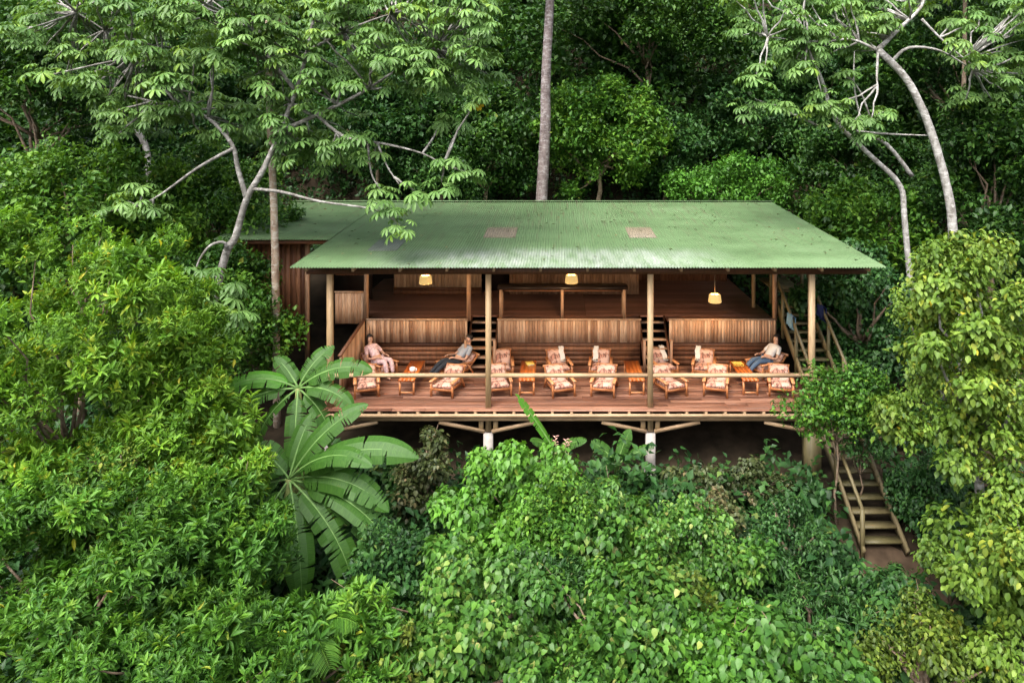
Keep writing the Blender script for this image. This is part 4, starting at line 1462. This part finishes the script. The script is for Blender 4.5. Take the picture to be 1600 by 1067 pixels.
# ================================================================== TREES BESIDE AND BEHIND THE LODGE
BGN = 'forest trees round the lodge'
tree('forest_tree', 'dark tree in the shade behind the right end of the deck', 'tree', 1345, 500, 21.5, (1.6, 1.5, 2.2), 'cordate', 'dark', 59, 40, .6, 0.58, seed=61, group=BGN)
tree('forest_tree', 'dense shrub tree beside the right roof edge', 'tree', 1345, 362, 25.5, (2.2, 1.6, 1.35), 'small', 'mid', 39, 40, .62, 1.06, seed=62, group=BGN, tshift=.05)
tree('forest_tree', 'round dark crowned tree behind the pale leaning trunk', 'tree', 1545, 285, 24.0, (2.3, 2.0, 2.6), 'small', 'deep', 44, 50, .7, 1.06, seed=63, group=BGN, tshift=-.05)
tree('clipped_hedge', 'bright green rounded hedge just behind the roof ridge', 'hedge', 1150, 305, 30.5, (3.0, 1.2, 1.25), 'small', 'hedge', 39, 44, .6, 0.97, seed=64, n_limbs=12)
tree('forest_tree', 'dark small leaved tree standing left of the annex roof', 'tree', 330, 345, 23.5, (2.4, 2.0, 2.3), 'small', 'mid', 44, 48, .7, 1.06, seed=65, group=BGN, tshift=.02)
tree('forest_tree', 'small leaved tree below the grey leaning trunk', 'tree', 350, 505, 20.2, (1.7, 1.2, 2.0), 'small', 'mid', 44, 40, .55, 0.88, seed=66, group=BGN, tshift=-.08)
tree('forest_tree', 'bushy tree behind the top of the left edge tree', 'tree', 130, 340, 21.0, (2.8, 1.8, 1.8), 'small', 'mid', 44, 50, .65, 0.97, seed=67, group=BGN, tshift=.12)
tree('forest_tree', 'tree with fine dark foliage left of the tall central trunk', 'tree', 760, 240, 31.0, (2.2, 1.6, 2.6), 'small', 'deep', 44, 44, .75, 1.14, seed=68, group=BGN)
tree('forest_tree', 'layered green tree right of the tall central trunk', 'tree', 935, 215, 31.5, (2.6, 1.8, 2.6), 'small', 'mid', 44, 50, .75, 1.14, seed=69, group=BGN, tshift=.08)
tree('forest_tree', 'olive green high crown at the top middle', 'tree', 1010, 30, 34.0, (4.0, 2.2, 2.0), 'small', 'deep', 44, 50, .85, 1.23, seed=70, group=BGN, tshift=.15)
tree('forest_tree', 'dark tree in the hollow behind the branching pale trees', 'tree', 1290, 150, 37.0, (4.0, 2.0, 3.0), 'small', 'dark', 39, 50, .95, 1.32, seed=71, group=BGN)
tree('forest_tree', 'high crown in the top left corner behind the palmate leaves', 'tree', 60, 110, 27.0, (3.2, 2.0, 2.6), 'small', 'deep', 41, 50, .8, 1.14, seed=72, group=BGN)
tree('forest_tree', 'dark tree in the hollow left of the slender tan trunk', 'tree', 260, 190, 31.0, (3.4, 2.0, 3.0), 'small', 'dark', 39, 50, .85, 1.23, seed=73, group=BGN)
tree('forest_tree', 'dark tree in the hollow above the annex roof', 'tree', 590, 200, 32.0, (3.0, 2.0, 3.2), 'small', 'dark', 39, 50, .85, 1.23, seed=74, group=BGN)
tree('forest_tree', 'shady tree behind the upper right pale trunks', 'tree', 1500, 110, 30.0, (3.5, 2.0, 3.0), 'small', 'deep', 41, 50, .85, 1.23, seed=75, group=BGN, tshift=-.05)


tree('forest_tree', 'dark tree on the slope between the hedge and the thin pale forked tree', 'tree', 1180, 190, 35.0, (3.2, 1.6, 2.4), 'small', 'dark', 40, 44, .8, 1.25, seed=76, group=BGN, tshift=.1)  # dark leaf colour carries the shade of the hollow on this slope
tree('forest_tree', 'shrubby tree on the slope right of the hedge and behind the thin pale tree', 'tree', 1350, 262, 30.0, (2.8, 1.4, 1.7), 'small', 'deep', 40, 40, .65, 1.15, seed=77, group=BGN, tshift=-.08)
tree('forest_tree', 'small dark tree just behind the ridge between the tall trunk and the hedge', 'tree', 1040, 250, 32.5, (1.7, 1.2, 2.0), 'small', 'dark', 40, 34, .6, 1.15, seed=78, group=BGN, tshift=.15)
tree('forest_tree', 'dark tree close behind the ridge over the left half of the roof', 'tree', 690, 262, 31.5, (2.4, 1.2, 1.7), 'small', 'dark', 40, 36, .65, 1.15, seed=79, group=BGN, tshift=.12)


def px_line(pts, Y):
    out = []
    for k, p in enumerate(pts):
        out.append(P(p[0], p[1], p[2] if len(p) > 2 else Y))
    return out


def smooth_line(pts, k=3):
    out = []
    n = len(pts)
    for i in range(n - 1):
        p0, p1, p2, p3 = pts[max(i - 1, 0)], pts[i], pts[i + 1], pts[min(i + 2, n - 1)]
        for j in range(k):
            t = j / k
            out.append(.5 * ((2 * p1) + (p2 - p0) * t + (2 * p0 - 5 * p1 + 4 * p2 - p3) * t * t + (3 * p1 - p0 - 3 * p2 + p3) * t ** 3))
    out.append(pts[-1])
    return out


def branched_tree(name, label, trunk, branches, whorls, bark, r0, r1, group=None, size=1.0, cat='tree', wmat='palm', tshift=.08, extra_yellow=None):
    """trunk / branches: photo polylines with depths; whorls: palmate leaf clusters"""
    tp = px_line(trunk, 20)
    b = tp[0]
    gz = ground_z(b.x, b.y) - .2
    lean = tp[0] - tp[1]
    h = max(.1, b.z - gz)
    foot = Vector((b.x + max(-1.2, min(1.2, lean.x / max(.05, -lean.z) * h * .7)), b.y + .05, gz))
    root = empty(name, foot, 0, label, cat, group)
    g = G()
    line = smooth_line([foot] + tp, 4)
    m = len(line)
    g.tube([p - foot for p in line], [r0 + (r1 - r0) * i / (m - 1) for i in range(m)], 9, .5, .05)
    ends = [line[-1]]
    for br in branches:
        rb = br[0]
        bl = smooth_line(px_line(br[1], 20), 4)
        mm = len(bl)
        g.tube([p - foot for p in bl], [rb * (1 - .7 * i / (mm - 1)) for i in range(mm)], 7, .5, .05)
        ends += bl[::3]
    pts = np.array([tuple(P(*w) - foot) for w in whorls])
    # thin twigs from the nearest limb to each whorl
    E = [e_ - foot for e_ in ends] + [p - foot for p in line[m // 2:]]
    for w in pts:
        wv = Vector(w)
        near = min(E, key=lambda q: (q - wv).length)
        if .15 < (near - wv).length:
            g.tube(bend(near, wv, 4, .10), [.038, .032, .026, .022, .016], 5, .5)
    g.build('trunk', M[bark], root, True)
    lf = G()
    n = len(pts)
    ax = unit(np.array([[0, -.25, 1.0]]) + rnd(n, .25))
    shoots_to_leaves(lf, 'palmate', pts, ax, size, tshift)
    if extra_yellow:
        for w in extra_yellow:
            p = np.array(P(*w) - foot)
            for j, (dx, dz) in enumerate(((-.6, -.5), (-.15, -1), (.35, -.8), (.8, -.2), (-.7, .25))):
                d = np.array([[dx, -.2, dz]])
                emit(lf, T_PALM, p[None, :], d, np.array([[.15, -1., .45]]), np.array([.2 - .018 * j]), np.array([.05]), np.array([.975 + .006 * j]))
    lf.build('crown', M[wmat], root)
    return root


def scatter(poly_rows, n, Y0_, Y1_, seed):
    """whorl points (u,v,Y) spread over rows (v0,v1,u0,u1)"""
    rg = random.Random(seed)
    out = []
    tot = sum((r[1] - r[0]) * (r[3] - r[2]) for r in poly_rows)
    for r in poly_rows:
        k = max(1, round(n * (r[1] - r[0]) * (r[3] - r[2]) / tot))
        for _ in range(k):
            out.append((rg.uniform(r[2], r[3]), rg.uniform(r[0], r[1]), rg.uniform(Y0_, Y1_)))
    return out


CE = 'palmate leaved trees over the lodge'
W1 = scatter([(-30, 60, 20, 770), (60, 140, 60, 770), (140, 215, 150, 620), (215, 265, 390, 560)], 250, 18.4, 23.0, 4)
W1 += scatter([(-20, 140, 200, 760)], 50, 17.8, 18.8, 44) + [(700, 255, 18.6), (735, 272, 18.4), (690, 285, 18.5), (650, 300, 18.5), (612, 330, 18.3), (625, 352, 18.3), (598, 300, 18.5), (585, 240, 18.8), (690, 190, 19.5), (720, 195, 19.3),
       (742, 152, 18.7), (745, 85, 20.), (770, 120, 20.), (200, 315, 19.0), (240, 325, 18.8), (170, 330, 19.2), (225, 300, 19.0), (470, 235, 18.9), (520, 225, 18.9), (440, 215, 19)]
branched_tree('palmate_tree', 'grey forking tree with big umbrella like palmate leaves, leaning over the annex roof',
              [(345, 425, 19.0), (368, 370, 19.0), (386, 310, 19.0), (413, 262, 19.0), (440, 200, 19.2), (470, 120, 19.6), (490, 30, 20)],
              [(.075, [(386, 312, 19), (372, 265, 18.9), (362, 225, 18.8), (325, 185, 18.8), (285, 170, 19), (200, 150, 19.5)]),
               (.05, [(365, 232, 18.8), (310, 262, 18.6), (250, 305, 18.7), (215, 322, 18.9)]),
               (.05, [(392, 295, 19), (440, 300, 18.7), (500, 315, 18.5), (578, 326, 18.4), (612, 340, 18.3)]),
               (.07, [(440, 205, 19.2), (495, 180, 19), (560, 148, 19), (620, 110, 19.5), (690, 70, 20)]),
               (.05, [(495, 180, 19), (540, 215, 18.8), (600, 225, 18.7), (660, 240, 18.6), (700, 262, 18.5)]),
               (.035, [(590, 225, 18.7), (605, 260, 18.6), (625, 290, 18.5)]),
               (.035, [(575, 225, 18.7), (580, 270, 18.6), (595, 298, 18.4)]),
               (.06, [(460, 140, 19.5), (420, 90, 19.8), (380, 40, 20), (330, 0, 20.5)]),
               (.05, [(285, 170, 19), (240, 120, 19.5), (180, 60, 20), (120, 20, 20)]),
               (.05, [(480, 80, 19.8), (560, 40, 20), (650, 10, 20.5)]),
               (.055, [(352, 405, 19), (352, 380, 18.8), (330, 383, 18.6), (312, 405, 18.5), (304, 430, 18.4)])],
              W1, 'bark', .115, .045, CE, .95, tshift=.10, extra_yellow=[(748, 163, 18.6)])
W2 = scatter([(-30, 60, 1140, 1620), (60, 120, 1190, 1600), (120, 175, 1380, 1600)], 135, 21.0, 25.0, 8)
W2 = [w for w in W2 if not (1355 < w[0] < 1490 and 55 < w[1] < 190)]
W2 += [(1195, 105, 21.5), (1180, 120, 21.4), (1310, 165, 21.5), (1285, 150, 21.5), (1330, 195, 21.5), (1360, 190, 21.5), (1165, 45, 22)]
branched_tree('palmate_tree', 'pale spotted trunk leaning up to the left under the palmate leaves at the top right',
              [(1490, 375, 22), (1482, 305, 22), (1464, 235, 22), (1443, 175, 22), (1415, 122, 22), (1372, 78, 22)],
              [(.09, [(1372, 78, 22), (1400, 50, 22.2), (1440, 10, 22.5), (1450, -30, 22.5)]),
               (.06, [(1395, 95, 22), (1420, 75, 21.8), (1470, 80, 21.8), (1520, 110, 22)]),
               (.045, [(1440, 30, 22.4), (1480, 70, 22.2), (1530, 110, 22.2)]),
               (.05, [(1372, 80, 22), (1330, 62, 21.8), (1280, 66, 21.7), (1200, 58, 21.6)]),
               (.05, [(1372, 80, 22), (1370, 120, 21.8), (1372, 140, 21.7)])],
              W2, 'bark_pale', .145, .105, CE, .98, tshift=.10)
W3 = [(1255, 60, 21.6), (1240, 75, 21.5), (1285, 60, 21.8), (1300, 175, 21.7), (1200, 165, 21.6), (1225, 170, 21.5), (1270, 180, 21.6), (1350, 215, 21.6), (1380, 175, 22), (1160, 170, 21.8), (1320, 120, 22), (1230, 30, 22.)]
branched_tree('palmate_tree', 'thin pale forked tree left of the thick leaning trunk at the top right',
              [(1414, 350, 22.6), (1406, 290, 22.6), (1362, 245, 22.4), (1306, 188, 22.3), (1284, 125, 22.2), (1256, 65, 22.1)],
              [(.075, [(1425, 275, 22.6), (1385, 225, 22.4), (1345, 208, 22.3), (1300, 180, 22.2)]),
               (.045, [(1340, 206, 22.3), (1395, 210, 22.2), (1450, 212, 22.1)]),
               (.045, [(1275, 195, 22.3), (1230, 175, 22.1), (1180, 155, 22)]),
               (.04, [(1350, 205, 22.3), (1335, 140, 22.2), (1335, 80, 22.1)]),
               (.035, [(1360, 185, 22.2), (1345, 145, 22.1), (1320, 110, 22)])],
              W3, 'bark_pale', .10, .05, CE, .95, tshift=.05)
W4 = [(255, 455, 16.6), (300, 450, 16.5), (345, 475, 16.4), (370, 500, 16.4), (350, 515, 16.3), (280, 480, 16.6), (235, 470, 16.8), (320, 430, 16.8), (310, 505, 16.4), (255, 500, 16.6), (360, 455, 16.8)]
branched_tree('palmate_tree', 'low palmate leaved tree between the left edge tree and the annex', [(300, 620, 17), (295, 540, 16.8), (300, 480, 16.6)],
              [(.03, [(297, 520, 16.7), (330, 495, 16.5), (360, 490, 16.4)]), (.03, [(297, 530, 16.7), (262, 490, 16.6), (240, 475, 16.7)])], W4, 'bark', .07, .04, CE, .95, tshift=.05)
W5 = [(430, 20, 20.4), (400, 60, 20.4), (460, 70, 20.3)]
branched_tree('slender_tree', 'slender straight tan trunk standing in front of the annex wall', [(431, 495, 20.4), (430, 400, 20.4), (428, 320, 20.4), (424, 230, 20.5), (421, 130, 20.6), (420, 25, 20.7)], [], W5, 'bark_tan', .11, .10, None, 1.0)


def tall_trunk(name, label, pts, r0, r1, bark):
    tp = px_line(pts, 29)
    b = tp[0]
    foot = Vector((b.x, b.y, ground_z(b.x, b.y) - .2))
    root = empty(name, foot, 0, label, 'tree')
    line = smooth_line([foot] + tp, 5)
    m = len(line)
    g = G(); g.tube([p - foot for p in line], [r0 + (r1 - r0) * i / (m - 1) for i in range(m)], 12, .5, .05)
    top = line[-1] - foot
    lob = [(top.x + random.uniform(-2, 2), top.y + random.uniform(-1.5, 1.5), top.z + random.uniform(.3, 2.2), .8) for _ in range(16)]
    for l in lob[:8]: g.tube(bend(top - Vector((0, 0, .4)), l[:3], 4, .15), [.08, .06, .045, .03, .02], 5, .5)
    g.build('trunk', M[bark], root, True)
    c = G(); p, ax = lobe_shoots(lob, 26); shoots_to_leaves(c, 'small', p, ax, 1.4, .1); c.build('crown', M['mid'], root)


tall_trunk('tall_tree', 'tall straight trunk with grey lichen patches rising behind the roof ridge', [(845, 340, 30), (852, 200, 30), (853, 120, 30), (862, -40, 30)], .28, .18, 'bark_spot')
tall_trunk('tall_tree', 'grey twin leaning trunk in the dark gap at the upper left', [(232, 250, 28), (200, 190, 28), (178, 150, 28), (140, 60, 28)], .13, .10, 'bark')
tall_trunk('tall_tree', 'thin vertical trunk among the leaves at the top right', [(1505, 180, 27), (1507, 90, 27), (1508, -30, 27)], .09, .07, 'bark_brown')
